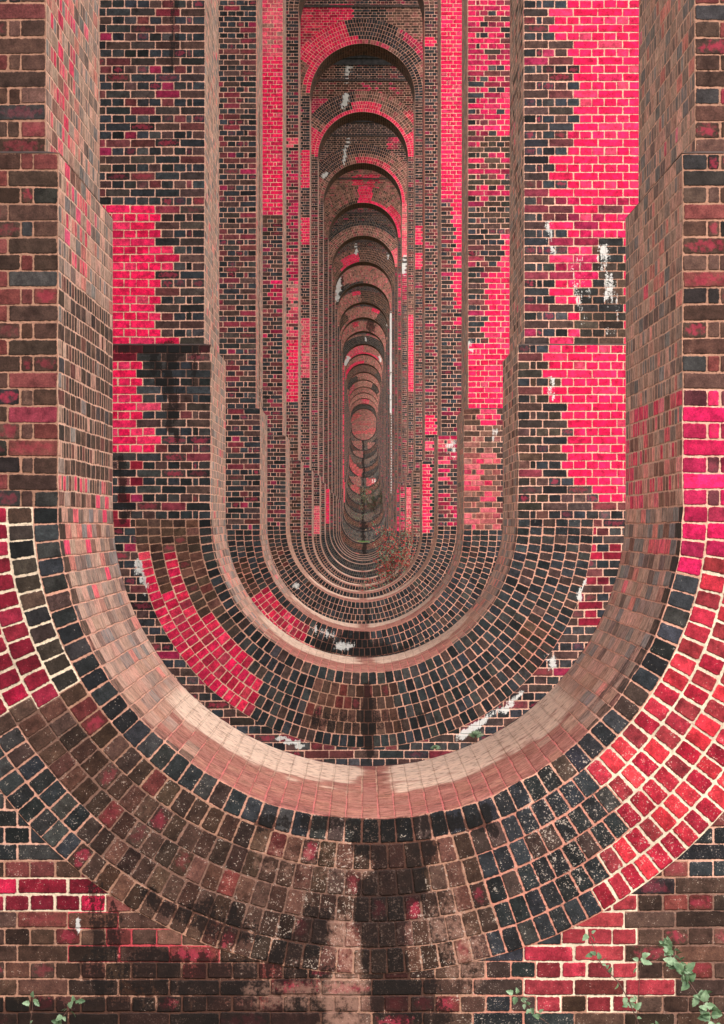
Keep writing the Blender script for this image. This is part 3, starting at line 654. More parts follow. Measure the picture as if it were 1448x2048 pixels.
def colour(n, surf, c, hdr, ring, D):
    """brick colour, flash, mortar colour and joint half width per brick"""
    N = len(c); d = P0 + PITCH * (n - 1)
    pal = np.array(['hdr' if h else 'str' for h in hdr], dtype=object)
    mor = np.full(N, 'n', dtype=object); jt = np.full(N, 0.0047)
    surf = np.array(surf)
    face = (surf == 'F') | (surf == 'R')
    if n == 1:
        pal[surf == 'F'] = 'mixb'; jt[:] = 0.0041; mor[:] = 'b'
        pal[surf == 'R'] = 'rough'
    if 'base' in D: pal[surf == 'F'] = D['base']
    pal[surf == 'R'] = D.get('ring', 'rough' if n == 1 else 'dark')
    x = c[:, 0] - D['off']; z = c[:, 2]
    up = z > D['zt'] - 0.02
    pal[(surf == 'R') & up] = D.get('top', 'brown' if n > 8 else 'far')
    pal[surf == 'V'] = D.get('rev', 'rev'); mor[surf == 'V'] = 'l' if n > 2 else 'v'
    pal[surf == 'L'] = D.get('lin', 'line' if n < 7 else 'lino'); mor[surf == 'L'] = 'b' if n > 2 else 'n'
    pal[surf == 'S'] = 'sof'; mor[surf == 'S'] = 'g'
    if n <= 3:
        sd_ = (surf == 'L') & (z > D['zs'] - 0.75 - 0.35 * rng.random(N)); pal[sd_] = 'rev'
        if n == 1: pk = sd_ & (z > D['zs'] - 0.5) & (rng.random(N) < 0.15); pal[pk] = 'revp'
    jt[surf == 'L'] = 0.0034; jt[surf == 'S'] = 0.0045
    if n >= 8: mor[(surf == 'R') & ~up] = 'h'
    if n >= 9: mor[surf == 'F'] = 'b'; mor[(surf == 'R') & up] = 'b'
    if n >= 13: mor[surf == 'F'] = 'g'
    wob = (rng.random(N) - 0.5) * 0.03
    for patch in D.get('patch', ()):
        p, mo, poly, what = patch[:4]
        s = face if what == '*' else (surf == what)
        m = s & in_poly(c[:, 0] + wob, z, poly)
        if len(patch) > 4: m &= rng.random(N) < patch[4]
        pal[m] = p
        if mo: mor[m] = mo
    ang = np.degrees(np.arctan2(-(z - D['zs']), np.where(np.abs(x) < 1e-6, 1e-6, x)))   # 0 right, 90 bottom, 180 left
    for (p, mo, r0, r1, a0, a1) in D.get('polar', ()):
        m = (surf == 'R') & ~up & (ring >= r0) & (ring <= r1) & (ang >= a0) & (ang <= a1)
        pal[m] = p
        if mo: mor[m] = mo
    if n >= 13:
        for patch in D.get('patch', ()):
            if patch[3] == '*': pal[face & ~up & in_poly(c[:, 0] + wob, z, patch[2])] = patch[0]
    angt = np.degrees(np.arctan2(z - D['zt'], np.where(np.abs(x) < 1e-6, 1e-6, x)))      # 0 right, 90 crown, 180 left
    for (p, mo, r0, r1, a0, a1) in D.get('polt', ()):
        m = (surf == 'R') & up & (ring >= r0) & (ring <= r1) & (angt >= a0) & (angt <= a1)
        pal[m] = p
        if mo: mor[m] = mo
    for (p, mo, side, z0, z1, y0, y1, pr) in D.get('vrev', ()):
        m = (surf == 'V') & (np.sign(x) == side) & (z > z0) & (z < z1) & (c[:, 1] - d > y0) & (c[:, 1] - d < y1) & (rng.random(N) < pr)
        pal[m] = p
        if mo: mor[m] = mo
    lf = (surf == 'L') & (c[:, 1] - d < 0.15) & (z > D['zs'] - 1.2); pal[lf] = 'revd' if n < 3 else 'lino'
    dp = c[:, 1] - d; edge = 1.12 + 0.35 * (vnoise(c, 2.2, 91) - 0.5) + 0.25 * (rng.random(N) - 0.5)
    bot = (surf == 'L') & (z < D['zs'] - 0.95 - 0.25 * rng.random(N)) & (n < 9)
    pal[bot] = 'pinkb'
    mor[bot & (dp < edge) & (n < 3)] = 'q'; mor[bot & (dp >= edge)] = 'l'
    blot = bot & (np.abs(x - 0.02) < 0.05 + 0.05 * rng.random(N)); pal[blot] = 'pinkb'
    bc = np.zeros((N, 4)); 
    for k in set(pal):
        m = pal == k; cols = np.array([q[0] for q in PAL[k]], float); w = np.array([q[1] for q in PAL[k]], float)
        idx = rng.choice(len(cols), m.sum(), p=w / w.sum())
        bc[m, :3] = lin(np.clip(cols[idx] + rng.normal(0, 3.5, (m.sum(), 1)) + rng.normal(0, 1.0, (m.sum(), 3)), 8, 255))
    bc[:, :3] *= np.exp(rng.normal(0, 1, (N, 1)) * np.where(surf == 'L', 0.06, np.where(np.isin(pal, ['red', 'redp']), 0.07, 0.15))[:, None])
    bc[:, :3] = np.minimum(bc[:, :3] * ALB, 0.93)
    # rougher mottling is added in the material
    fl = (rng.random(N) < np.where(surf == 'R', 0.10, 0.22)) & np.isin(pal, ['hdr', 'str', 'mixb', 'rough', 'redv']) & face
    bc[:, 3] = np.where(fl, 0.15 + rng.random(N) * 0.5, 0)
    mc = np.ones((N, 4)); 
    for k in set(mor):
        m = mor == k; mc[m, :3] = lin(MORT[k]) * ALB
    isred = np.isin(pal, ['red', 'redp']) & (mor == 'n'); mc[isred, :3] = lin(MORT['p']) * ALB
    isd = (surf == 'R') & (mor == 'n') & np.isin(pal, ['dark', 'darkb']); mc[isd, :3] = lin((208, 150, 128)) * ALB
    mc[:, :3] *= np.exp(rng.normal(0, 0.06, (N, 1)))
    jt = jt * np.exp(rng.normal(0, 0.12, N))
    if D.get('cream'):
        cm = mor == 'c'; jt[cm] *= 1.35
    return bc, mc, jt

ALB = 1.0

def stains(n, surf_v, V, D):
    """dark, white, lichen, smear per vertex"""
    st = np.zeros((len(V), 4))
    x = V[:, 0]; z = V[:, 2]
    d = P0 + PITCH * (n - 1)
    fm = (surf_v == 'F') | (surf_v == 'R')
    for (ch, s, x0, z0, x1, z1, r0, r1) in D.get('stain', ()):
        dx, dz = x1 - x0, z1 - z0; L2 = dx * dx + dz * dz + 1e-9
        t = np.clip(((x - x0) * dx + (z - z0) * dz) / L2, 0, 1)
        wx = (vnoise(V, 9, 11) - 0.5) * (r0 + r1) * 0.8
        dist = np.hypot(x + wx - (x0 + t * dx), z - (z0 + t * dz))
        r = r0 + (r1 - r0) * t
        v = s * (1 - smooth(0.45, 1.25, dist / np.maximum(r, 1e-3)))
        v = np.where(fm, v, 0)
        st[:, ch] = np.maximum(st[:, ch], v)
    dep = V[:, 1] - d
    if n == 1:
        st[:, 2] = np.where(fm & (z < 0.1), np.clip(0.25 + 0.75 * smooth(0, 1.5, -z), 0, 1) * (0.58 + 0.30 * smooth(0.35, 0.8, vnoise(V, 2.1, 21))), 0.15)
        st[:, 2] = np.where(fm & (z < 0) & (x > 1.0), st[:, 2] * 0.9, st[:, 2])
    else:
        st[:, 2] = np.where(fm, 0.05 + 0.35 * smooth(0.55, 0.8, vnoise(V, 1.1, 23)), 0.0)
    li = surf_v == 'L'
    bottom = smooth(0.2, -1.0, (z - D['zs']))
    nz = vnoise(np.stack([x * 3, V[:, 1] * 1.2, z * 3], 1), 1.0, 31)
    st[:, 3] = np.where(li, np.clip(0.12 + 0.30 * bottom * (0.3 + 1.1 * nz), 0, 0.8), st[:, 3])
    if n < 9:
        q3 = np.stack([x * 2.2, V[:, 1] * 2.2, z * 2.2], 1)
        worn = smooth(0.85, 1.5, dep + 1.0 * (vnoise(q3, 1.0, 41) - 0.5) + 0.5 * (vnoise(q3, 5.0, 43) - 0.5)) * smooth(0.75, 1.05, D['zs'] - z)
        worn *= 1 - np.exp(-((x - D['off'] - 0.02 + 0.1 * (vnoise(q3, 4.0, 44) - 0.5)) / 0.06) ** 2) * 0.8
        st[:, 3] = np.where(li, np.maximum(st[:, 3], 0.95 * worn), st[:, 3])
    rv = surf_v == 'V'
    st[:, 3] = np.where(rv, np.clip(0.10 + 0.35 * vnoise(np.stack([x, V[:, 1] * 7, z * 0.6], 1), 1.0, 37), 0, 1) * 0.9, st[:, 3])
    if n == 1:
        a = np.degrees(np.arctan2(D['zs'] - z, x - D['off']))
        band = np.exp(-((dep - 0.42 - 0.010 * (a - 32)) / 0.22) ** 2) * np.exp(-((a - 35) / 17) ** 2)
        st[:, 0] = np.where(li, 0.62 * band, st[:, 0])
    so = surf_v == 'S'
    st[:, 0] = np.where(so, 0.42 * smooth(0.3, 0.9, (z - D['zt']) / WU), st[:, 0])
    return st

def finalize(mas, name, n, D, parent, sub=(1, 1), mats=(MB, MS), shell=None):
    V_all = []; nv = 0; faces = []; bl = []; bh = []; bc = []; mc = []; st = []
    P = np.concatenate(mas.P); cell = np.concatenate(mas.cell); hdr = np.concatenate(mas.hdr); ring = np.concatenate(mas.ring)
    surf = np.array(mas.surf); N = len(P)
    c = P.mean(1)
    bcN, mcN, jt = colour(n, surf, c, hdr, ring, D)
    nx, ny = sub
    us = np.linspace(0, 1, nx + 1); vs = np.linspace(0, 1, ny + 1)
    U, Vv = np.meshgrid(us, vs); U = U.ravel(); Vv = Vv.ravel(); K = len(U)
    w = np.stack([(1 - U) * (1 - Vv), U * (1 - Vv), U * Vv, (1 - U) * Vv], 1)      # K,4
    verts = np.einsum('kc,ncd->nkd', w, P)
    jit = rng.normal(0, 0.0012, (N, 1, 2))
    loc = np.stack([(U[None] - 0.5) * cell[:, :1], (Vv[None] - 0.5) * cell[:, 1:]], 2) + jit
    locv = np.zeros((N, K, 3), np.float32); locv[..., :2] = loc
    verts = verts.reshape(-1, 3)
    surf_v = np.repeat(surf, K)
    stv = stains(n, surf_v, verts, D)
    if n in (1, 2, 3) and 'zl' in D:          # knocked, worn arris of the inverted arch
        rx = verts[:, 0] - D['off']; rz = np.minimum(verts[:, 2] - D['zs'], 0); rr = np.hypot(rx, rz)
        near = (np.abs(rr - WL) < 0.02) & (verts[:, 1] < P0 + PITCH * (n - 1) + 0.012) & (verts[:, 2] < D['zl'] - 0.02)
        chip = (np.maximum(vnoise(verts, 17, 51) - 0.35, 0) * 0.014 + np.maximum(vnoise(verts, 5, 52) - 0.5, 0) * 0.016) * near
        verts[:, 0] += chip * rx / rr; verts[:, 2] += chip * rz / rr
    verts = warp(verts)
    if 'zl' in D: verts = taper(verts, n, D['zl'])
    base = (np.arange(N) * K)[:, None]
    q = []
    for j in range(ny):
        for i in range(nx):
            a = j * (nx + 1) + i
            q.append([a, a + 1, a + nx + 2, a + nx + 1])
    q = np.array(q); F = (base[:, :, None] + q[None]).reshape(-1, 4)
    ju = np.where((surf == 'V') & (n < 4), 2.4, 1.0) * jt
    half = np.stack([cell[:, 0] / 2 - ju, cell[:, 1] / 2 - jt * 0.95, rng.random(N)], 1)
    fper = nx * ny
    faceB = np.repeat(half, fper, 0); faceC = np.repeat(bcN, fper, 0); faceM = np.repeat(mcN, fper, 0)
    matidx = np.zeros(len(F), np.int32)
    suv = np.zeros((len(verts), 3), np.float32)
    if shell is not None and len(shell[0]):
        SV = np.array(shell[0], float); SV = taper(SV, n, D['zl']) if 'zl' in D else SV; SF = np.array(shell[1]) + len(verts); SU = np.array(shell[2], float)
        k = len(SF)
        verts = np.vstack([verts, SV]); F = np.vstack([F, SF]); suv = np.vstack([suv, SU])
        locv2 = np.vstack([locv.reshape(-1, 3), np.zeros((len(SV), 3))]); stv = np.vstack([stv, np.zeros((len(SV), 4))])
        faceB = np.vstack([faceB, np.ones((k, 3))]); faceC = np.vstack([faceC, np.full((k, 4), .1)]); faceM = np.vstack([faceM, np.full((k, 4), .3)])
        matidx = np.concatenate([matidx, np.ones(k, np.int32)])
    else: locv2 = locv.reshape(-1, 3)
    me = bpy.data.meshes.new(name)
    me.vertices.add(len(verts)); me.loops.add(len(F) * 4); me.polygons.add(len(F))
    me.vertices.foreach_set("co", verts.astype(np.float32).ravel())
    me.loops.foreach_set("vertex_index", F.astype(np.int32).ravel())
    me.polygons.foreach_set("loop_start", np.arange(0, len(F) * 4, 4, dtype=np.int32))
    me.polygons.foreach_set("material_index", matidx)
    for m in mats: me.materials.append(m)
    def at(nm, ty, dom, arr, key):
        a = me.attributes.new(nm, ty, dom); a.data.foreach_set(key, np.ascontiguousarray(arr, np.float32).ravel())
    at("bl", 'FLOAT_VECTOR', 'POINT', locv2, "vector"); at("suv", 'FLOAT_VECTOR', 'POINT', suv, "vector")
    at("st", 'FLOAT_COLOR', 'POINT', stv, "color")
    at("bh", 'FLOAT_VECTOR', 'FACE', faceB, "vector"); at("bc", 'FLOAT_COLOR', 'FACE', faceC, "color"); at("mc", 'FLOAT_COLOR', 'FACE', faceM, "color")
    me.update(); me.validate()
    o = bpy.data.objects.new(name, me); sc.collection.objects.link(o)
    o.parent = parent
    o.location = -parent.location if parent is not None and parent.parent is None else (0, 0, 0)
    return o

class Shell:
    def __init__(s): s.v = []; s.f = []; s.u = []
    def quad(s, pts, axis):
        b = len(s.v); s.v += [tuple(p) for p in pts]; s.f.append([b, b + 1, b + 2, b + 3])
        s.u += [(p[0] if axis == 'x' else p[1] + 0.3, p[2] if axis != 'z' else p[1], 0) for p in pts]
    def data(s): return (s.v, s.f, s.u)

def face_rows(mas, off, y, z0, z1, zg, segs, keep=None):
    """English bond rows on the plane y, course grid anchored at zg; segs = [(x_arris, x_end)]"""
    k0 = int(math.floor((z0 - zg) / C + 0.5)); k1 = int(math.floor((z1 - zg) / C + 0.5))
    P = []; cell = []; hd = []
    for k in range(k0, k1):
        za = zg + k * C; zb = za + C; h = (k % 2 == 0)
        for (xa, xe) in segs:
            s = 1 if xe > xa else -1
            cs = row_cells(abs(xe - xa), h)
            for i in range(len(cs) - 1):
                x0, x1 = xa + s * cs[i], xa + s * cs[i + 1]
                if x1 < x0: x0, x1 = x1, x0
                if keep is not None and not keep(x0, x1, za, zb): continue
                P.append(((x0 + off, y, za), (x1 + off, y, za), (x1 + off, y, zb), (x0 + off, y, zb)))
                cell.append((x1 - x0, C)); hd.append(h)
    mas.add(P, cell, 'F', hd)

def reveal_rows(mas, off, s, w, y0, y1, z0, z1, zg):
    k0 = int(math.floor((z0 - zg) / C + 0.5)); k1 = int(math.floor((z1 - zg) / C + 0.5))
    P = []; cell = []; hd = []
    x = off + s * w
    for k in range(k0, k1):
        za = zg + k * C; zb = za + C; h = (k % 2 != 0)
        cs = row_cells(y1 - y0, h)
        for i in range(len(cs) - 1):
            a, b = y0 + cs[i], y0 + cs[i + 1]
            q = ((x, a, za), (x, b, za), (x, b, zb), (x, a, zb))
            if s < 0: q = (q[1], q[0], q[3], q[2])
            q = (q[1], q[0], q[3], q[2])
            P.append(q); cell.append((b - a, C)); hd.append(h)
    mas.add(P, cell, 'V', hd)

def ring_bricks(mas, off, y, r0, zc, sign, step_hint=0.0745):
    for i in range(RN):
        ra = r0 + i * RW; rb = ra + RW
        n = int(round(math.pi * ra / step_hint)) if i else int(round(math.pi * ra / 0.0745))
        t = np.linspace(0, math.pi, n + 1)
        t[1:-1] += rng.normal(0, 0.02, n - 1) * (math.pi / n)
        a, b = t[:-1], t[1:]
        def pt(r, th): return np.stack([off + r * np.cos(th), np.full(len(th), y - 0.003), zc + sign * r * np.sin(th)], 1)
        P = np.stack([pt(ra, a), pt(ra, b), pt(rb, b), pt(rb, a)], 1)
        mas.add(P, np.tile([[math.pi * (ra + rb) / 2 / n, RW]], (n, 1)), 'R', True, np.full(n, i))

def lining(mas, off, y0, y1, r, zc, sign, surf):
    n = int(round(math.pi * r / 0.0745)); t = np.linspace(0, math.pi, n + 1)
    P = []; cell = []; hd = []
    for i in range(n):
        h = (i % 2 == 0); cs = [0.0] + ([HD] if h else [STR])
        while cs[-1] < (y1 - y0) - 0.05: cs.append(cs[-1] + STR)
        cs = [v for v in cs if v < (y1 - y0) - 0.04] + [y1 - y0]
        for j in range(len(cs) - 1):
            a, b = y0 + cs[j], y0 + cs[j + 1]
            def pt(th, yy): return (off + r * math.cos(th), yy, zc + sign * r * math.sin(th))
            P.append((pt(t[i], a), pt(t[i], b), pt(t[i + 1], b), pt(t[i + 1], a)))
            cell.append((b - a, math.pi * r / n)); hd.append(h)
    mas.add(P, cell, surf, hd)

def ledge_band(mas, x0, x1, y, z, h, proud, off, s=0):
    pass

def ground_z(y):
    ys = [-500, 120, 150, 166, 175, 186, 205, 230, 250, 275, 300, 312, 330, 900]
    zs = [-3.0, -3.0, -2.9, -2.4, -1.33, -1.9, -0.9, 0.9, 2.6, 5.1, 7.9, 9.0, 11.0, 22.0]
    return float(np.interp(y, ys, zs))

HWU, HWL = 4.15, 4.45                                   # half width of the pier above / below the ledge

def build_pier(n, D, label):
    d = P0 + PITCH * (n - 1); off = D['off']
    root = bpy.data.objects.new("viaduct_pier", None); root.location = (off, d + 1.25, ground_z(d))
    root.empty_display_size = 0.5
    sc.collection.objects.link(root)
    tag(root, label, "brick pier", "brick piers of the viaduct in one long line")
    zs = D['zi'] + WL                       # springing of the inverted arch
    D['zs'] = zs; zt = CROWN - WU; D['zt'] = zt
    zl = zs + C * round((D['zl'] - zs) / C)  # ledge
    yl0, yl1 = d, d + 2.50
    yu0, yu1 = d + 0.03, d + 2.43
    xlim = {1: 3.2, 2: 3.3, 3: 2.9, 4: 2.6}.get(n, 2.3)
    ztop = 15.0
    zvis = min(ztop, 1046 * (d + 2.5) / 5128 + 1.6)
    zvis = zs + C * round((zvis - zs) / C)
    zt = zs + C * round((zt - zs) / C); D['zt'] = zt
    zb = ground_z(d) - 0.4
    zbot = max(zb, -1046 * d / 5128 - 1.2, D['zi'] - 1.9)
    sub = {1: (5, 2), 2: (3, 2), 3: (2, 1)}.get(n, (1, 1))
    RO = WL + RN * RW
    # ---- base: face below the ledge, reveals, outer shell
    m = Masonry(); sh = Shell()
    def keep_low(x0, x1, za, zb_):
        zz = max(abs(za - zs), abs(zb_ - zs)); xx = max(abs(x0), abs(x1))
        if za >= zs - 1e-4: return True
        return math.hypot(xx, zs - za) > RO - 0.002
    face_rows(m, off, yl0, zs, zl, zs, [(WL, xlim), (-WL, -xlim)])
    face_rows(m, off, yl0, zbot, zs, zs, [(-xlim, xlim)], keep_low)
    for s in (1, -1): reveal_rows(m, off, s, WL, yl0, yl1, zs, zl, zs)
    for s in (1, -1):
        a, b = sorted((off + s * xlim, off + s * HWL))
        sh.quad([(a, yl0, zb), (b, yl0, zb), (b, yl0, zl), (a, yl0, zl)], 'x')
        xo = off + s * HWL
        sh.quad([(xo, yl0, zb), (xo, yl1, zb), (xo, yl1, zl), (xo, yl0, zl)], 'y')
        a, b = sorted((off + s * WL, off + s * HWL))
        sh.quad([(a, yl1, zs), (b, yl1, zs), (b, yl1, zl), (a, yl1, zl)], 'x')
    if zbot > zb: sh.quad([(off - xlim, yl0, zb), (off + xlim, yl0, zb), (off + xlim, yl0, zbot), (off - xlim, yl0, zbot)], 'x')
    # back below the springing, round the inverted arch
    K = 24
    for i in range(K):
        t0, t1 = math.pi * i / K, math.pi * (i + 1) / K
        p = lambda t: (off + WL * math.cos(t), yl1, zs - WL * math.sin(t))
        q = lambda t: (off + HWL * math.cos(t) / max(abs(math.cos(t)), abs(math.sin(t))), yl1, zs + (zb - zs) * math.sin(t) / max(abs(math.cos(t)), abs(math.sin(t))))
        sh.quad([p(t0), q(t0), q(t1), p(t1)], 'x')
    finalize(m, "pier_base", n, D, root, sub, shell=sh.data())
    # ---- legs above the ledge
    zface = zvis
    for s in (1, -1):
        m = Masonry(); sh = Shell()
        ze = min(zt, zface)
        face_rows(m, off, yu0, zl, ze, zs, [(s * WU, s * xlim)])
        reveal_rows(m, off, s, WU, yu0, yu1, zl, ze, zs)
        if ze < zt:
            a, b = sorted((off + s * WU, off + s * xlim))
            sh.quad([(a, yu0, ze), (b, yu0, ze), (b, yu0, zt), (a, yu0, zt)], 'x')
            sh.quad([(off + s * WU, yu0, ze), (off + s * WU, yu1, ze), (off + s * WU, yu1, zt), (off + s * WU, yu0, zt)], 'y')
        a, b = sorted((off + s * xlim, off + s * HWU))
        sh.quad([(a, yu0, zl), (b, yu0, zl), (b, yu0, zt), (a, yu0, zt)], 'x')
        xo = off + s * HWU
        sh.quad([(xo, yu0, zl), (xo, yu1, zl), (xo, yu1, zt), (xo, yu0, zt)], 'y')
        a, b = sorted((off + s * WU, off + s * HWU))
        sh.quad([(a, yu1, zl), (b, yu1, zl), (b, yu1, zt), (a, yu1, zt)], 'x')
        leg = finalize(m, "pier_leg", n, D, root, sub, shell=sh.data())
    # ---- ledge: splayed course between base and legs
    hL = 0.014
    for s in (1, -1):
        vv = []; ff = []
        for (ix, iy, ux, uy) in ((off + s * (WL - .0015), yl0 - .0015, off + s * (WU + .002), yu0 + .002), (off + s * (WL - .0015), yl1 + .0015, off + s * (WU + .002), yu1 - .002),
                                 (off + s * (HWL + .0015), yl1 + .0015, off + s * (HWU - .002), yu1 - .002), (off + s * (HWL + .0015), yl0 - .0015, off + s * (HWU - .002), yu0 + .002)):
            vv += [(ix, iy, zl - 0.001), (ix, iy, zl + 0.001), (ux, uy, zl + hL)]
        for i in range(4):
            j = (i + 1) % 4
            for k in range(2): ff.append((i * 3 + k, j * 3 + k, j * 3 + k + 1, i * 3 + k + 1))
        lm = bpy.data.meshes.new("ledge_course"); lm.from_pydata(vv, [], ff); lm.materials.append(M_LEDGE)
        lo = bpy.data.objects.new("ledge_course", lm); sc.collection.objects.link(lo); lo.parent = root; lo.location = -root.location
    # ---- inverted arch
    m = Masonry(); ring_bricks(m, off, yl0, WL, zs, -1)
    ia = finalize(m, "inverted_arch", n, D, root, {1: (3, 4), 2: (2, 2)}.get(n, (1, 1)))
    m = Masonry(); lining(m, off, yl0 - 0.003, yl1, WL, zs, -1, 'L')
    lo = finalize(m, "arch_lining", n, D, ia, {1: (5, 2), 2: (3, 1)}.get(n, (1, 1)))
    # ---- head: round arch, face above, string course, corbel
    m = Masonry(); sh = Shell()
    RU = WU + RN * RW
    if n >= 4:
        def keep_up(x0, x1, za, zb_):
            return math.hypot(max(abs(x0), abs(x1)), zb_ - zt) > RU - 0.002
        zc = zs + C * round((ztop - zs) / C)
        face_rows(m, off, yu0, zt, zc, zs, [(-xlim, xlim)], keep_up)
        for s in (1, -1):
            a, b = sorted((off + s * xlim, off + s * HWU))
            sh.quad([(a, yu0, zt), (b, yu0, zt), (b, yu0, zc), (a, yu0, zc)], 'x')
    else:
        zc = ztop
        for i in range(K):
            t0, t1 = math.pi * i / K, math.pi * (i + 1) / K
            p = lambda t: (off + WU * math.cos(t), yu0, zt + WU * math.sin(t))
            q = lambda t: (off + HWU * math.cos(t) / max(abs(math.cos(t)), abs(math.sin(t))), yu0, zt + (zc - zt) * math.sin(t) / max(abs(math.cos(t)), abs(math.sin(t))))
            sh.quad([p(t0), q(t0), q(t1), p(t1)], 'x')
        lining(m, off, yu0, yu1, WU, zt, 1, 'S')
    for i in range(K):
        t0, t1 = math.pi * i / K, math.pi * (i + 1) / K
        p = lambda t: (off + WU * math.cos(t), yu1, zt + WU * math.sin(t))
        q = lambda t: (off + HWU * math.cos(t) / max(abs(math.cos(t)), abs(math.sin(t))), yu1, zt + (zc - zt) * math.sin(t) / max(abs(math.cos(t)), abs(math.sin(t))))
        sh.quad([p(t0), q(t0), q(t1), p(t1)], 'x')
    for s in (1, -1):
        xo = off + s * HWU
        sh.quad([(xo, yu0, zt), (xo, yu1, zt), (xo, yu1, zc), (xo, yu0, zc)], 'y')
    finalize(m, "pier_head", n, D, root, (1, 1), shell=sh.data())
    if n >= 4:
        m = Masonry(); ring_bricks(m, off, yu0, WU, zt, 1)
        ra = finalize(m, "round_arch", n, D, root, (1, 1))
        m = Masonry(); lining(m, off, yu0 - 0.003, yu1, WU, zt, 1, 'S')
        finalize(m, "arch_lining", n, D, ra, (1, 1))
    def band(name, z0, z1, out, mat):
        bm = bpy.data.meshes.new(name)
        xs = (off - HWU - out, off + HWU + out); ys = (yu0 - out, yu1 + out)
        v = [(x, y, z) for z in (z0, z1) for (x, y) in ((xs[0], ys[0]), (xs[1], ys[0]), (xs[1], ys[1]), (xs[0], ys[1]))]
        v = [tuple(p) for p in taper(v, n, D['zl'])]
        bm.from_pydata(v, [], [(0, 3, 2, 1), (4, 5, 6, 7), (0, 1, 5, 4), (1, 2, 6, 5), (2, 3, 7, 6), (3, 0, 4, 7)]); bm.materials.append(mat)
        o = bpy.data.objects.new(name, bm); sc.collection.objects.link(o); o.parent = root; o.location = -root.location
    band("string_course", 14.47, 14.54, 0.05, M_LEDGE)
    band("corbel_course", ztop - 0.002, ztop + 0.20, 0.10, M_CORB)
    band("impost", ztop + 0.202, ztop + 0.34, 0.20, M_CORB)
    return root

M_LEDGE = simple("sooty_brick_ledge", (0.10, 0.06, 0.05), 0.9, (0.03, 0.024, 0.022), 14)
M_CORB = simple("sooty_corbel_brick", (0.06, 0.05, 0.05), 0.85, (0.02, 0.018, 0.018), 9)

LABELS = {0: 'brick pier round the camera, standing just outside the frame',
 1: 'nearest brick pier, cut off by the frame, crimson bricks right of its broad inverted arch',
 2: 'second pier from the camera, bright red patches on both legs and white lime runs below',
 3: 'third pier from the camera, black wet stain and lime drips under its inverted arch',
 4: 'fourth pier from the camera, left leg bright red near the top of the photo',
 5: 'fifth pier from the camera, its arch head just above the top of the frame',
 6: 'sixth pier, topmost round arch in view, its ring half crimson and half black',
 7: 'seventh pier, second round arch from the top, red lower ring and white drip',
 8: 'eighth pier, third round arch from the top, black outer ring and crimson inner ring',
 9: 'ninth pier, fourth round arch from the top, red patch at its crown',
 10: 'tenth pier, brown arch ring edged with two rows of black bricks',
 11: 'eleventh pier, short white lime drip above a ring black on the right half',
 12: 'twelfth pier, long white lime streak running down its right leg',
 13: 'thirteenth pier, last one before the inverted arches start climbing the far slope',
 14: 'fourteenth pier, a strip of green grass showing behind its inverted arch',
 15: 'fifteenth pier, pinkish arch ring with a brown stain at the crown',
 16: 'sixteenth pier, solid dark grey arch ring between two pink ones',
 17: 'seventeenth pier, arch ring pink on its left half with white lime at the haunches',
 18: 'eighteenth pier, arch ring edged with a thin bright red line on the left',
 19: 'nineteenth pier, plain brown arch ring with grey bricks low on the right',
 20: 'twentieth pier, small arch ring with dark bricks on its left haunch',
 21: 'twenty first pier, pale pink arch crown between dull red and dark bricks',
 22: 'twenty second pier, coral red patch left below its inverted arch',
 23: 'twenty third pier, pale brown arch ring third from the end wall',
 24: 'twenty fourth pier, tiny arch ring with a coral patch at its crown',
 25: 'farthest pier, dark grey arch ring directly in front of the red end wall'}
for n in range(0, 26):
    build_pier(n, DATA[n], LABELS[n])

# ------------------------------------------------------------------ deck carried by the piers
def add_mesh(name, v, f, mat, parent=None, **kw):
    me = bpy.data.meshes.new(name); me.from_pydata(v, [], f)
    for mm in (mat if isinstance(mat, (list, tuple)) else [mat]): me.materials.append(mm)
    o = bpy.data.objects.new(name, me); sc.collection.objects.link(o)
    if parent is not None: o.parent = parent
    return o

def deck():
    v = []; f = []; ZS = 15.335; ZT = 21.6; H = 4.2
    for n in range(0, 27):
        y0 = P0 + PITCH * (n - 1) + 2.43; y1 = y0 + PITCH - 2.36; r = (y1 - y0) / 2; yc = (y0 + y1) / 2
        yp = y0 - 2.36
        prof = [(yp, ZS), (y0, ZS)] + [(yc - r * math.cos(math.pi * i / 16), ZS + min(r * math.sin(math.pi * i / 16), 5.2)) for i in range(1, 17)]
        b = len(v)
        for (y, z) in prof:
            v += [(-H, y, z), (H, y, z), (-H, y, ZT), (H, y, ZT)]
        for i in range(len(prof) - 1):
            a = b + 4 * i
            f += [(a, a + 1, a + 5, a + 4), (a + 2, a + 6, a + 7, a + 3), (a, a + 4, a + 6, a + 2), (a + 1, a + 3, a + 7, a + 5)]
    o = add_mesh("viaduct_deck", v, f, MS)
    a = o.data.attributes.new("suv", 'FLOAT_VECTOR', 'POINT')
    a.data.foreach_set("vector", np.array([(p[1], p[2] + p[0], 0) for p in v], np.float32).ravel())
    tag(o, "brick deck on round arches carried high on top of all the piers", "viaduct deck")
deck()

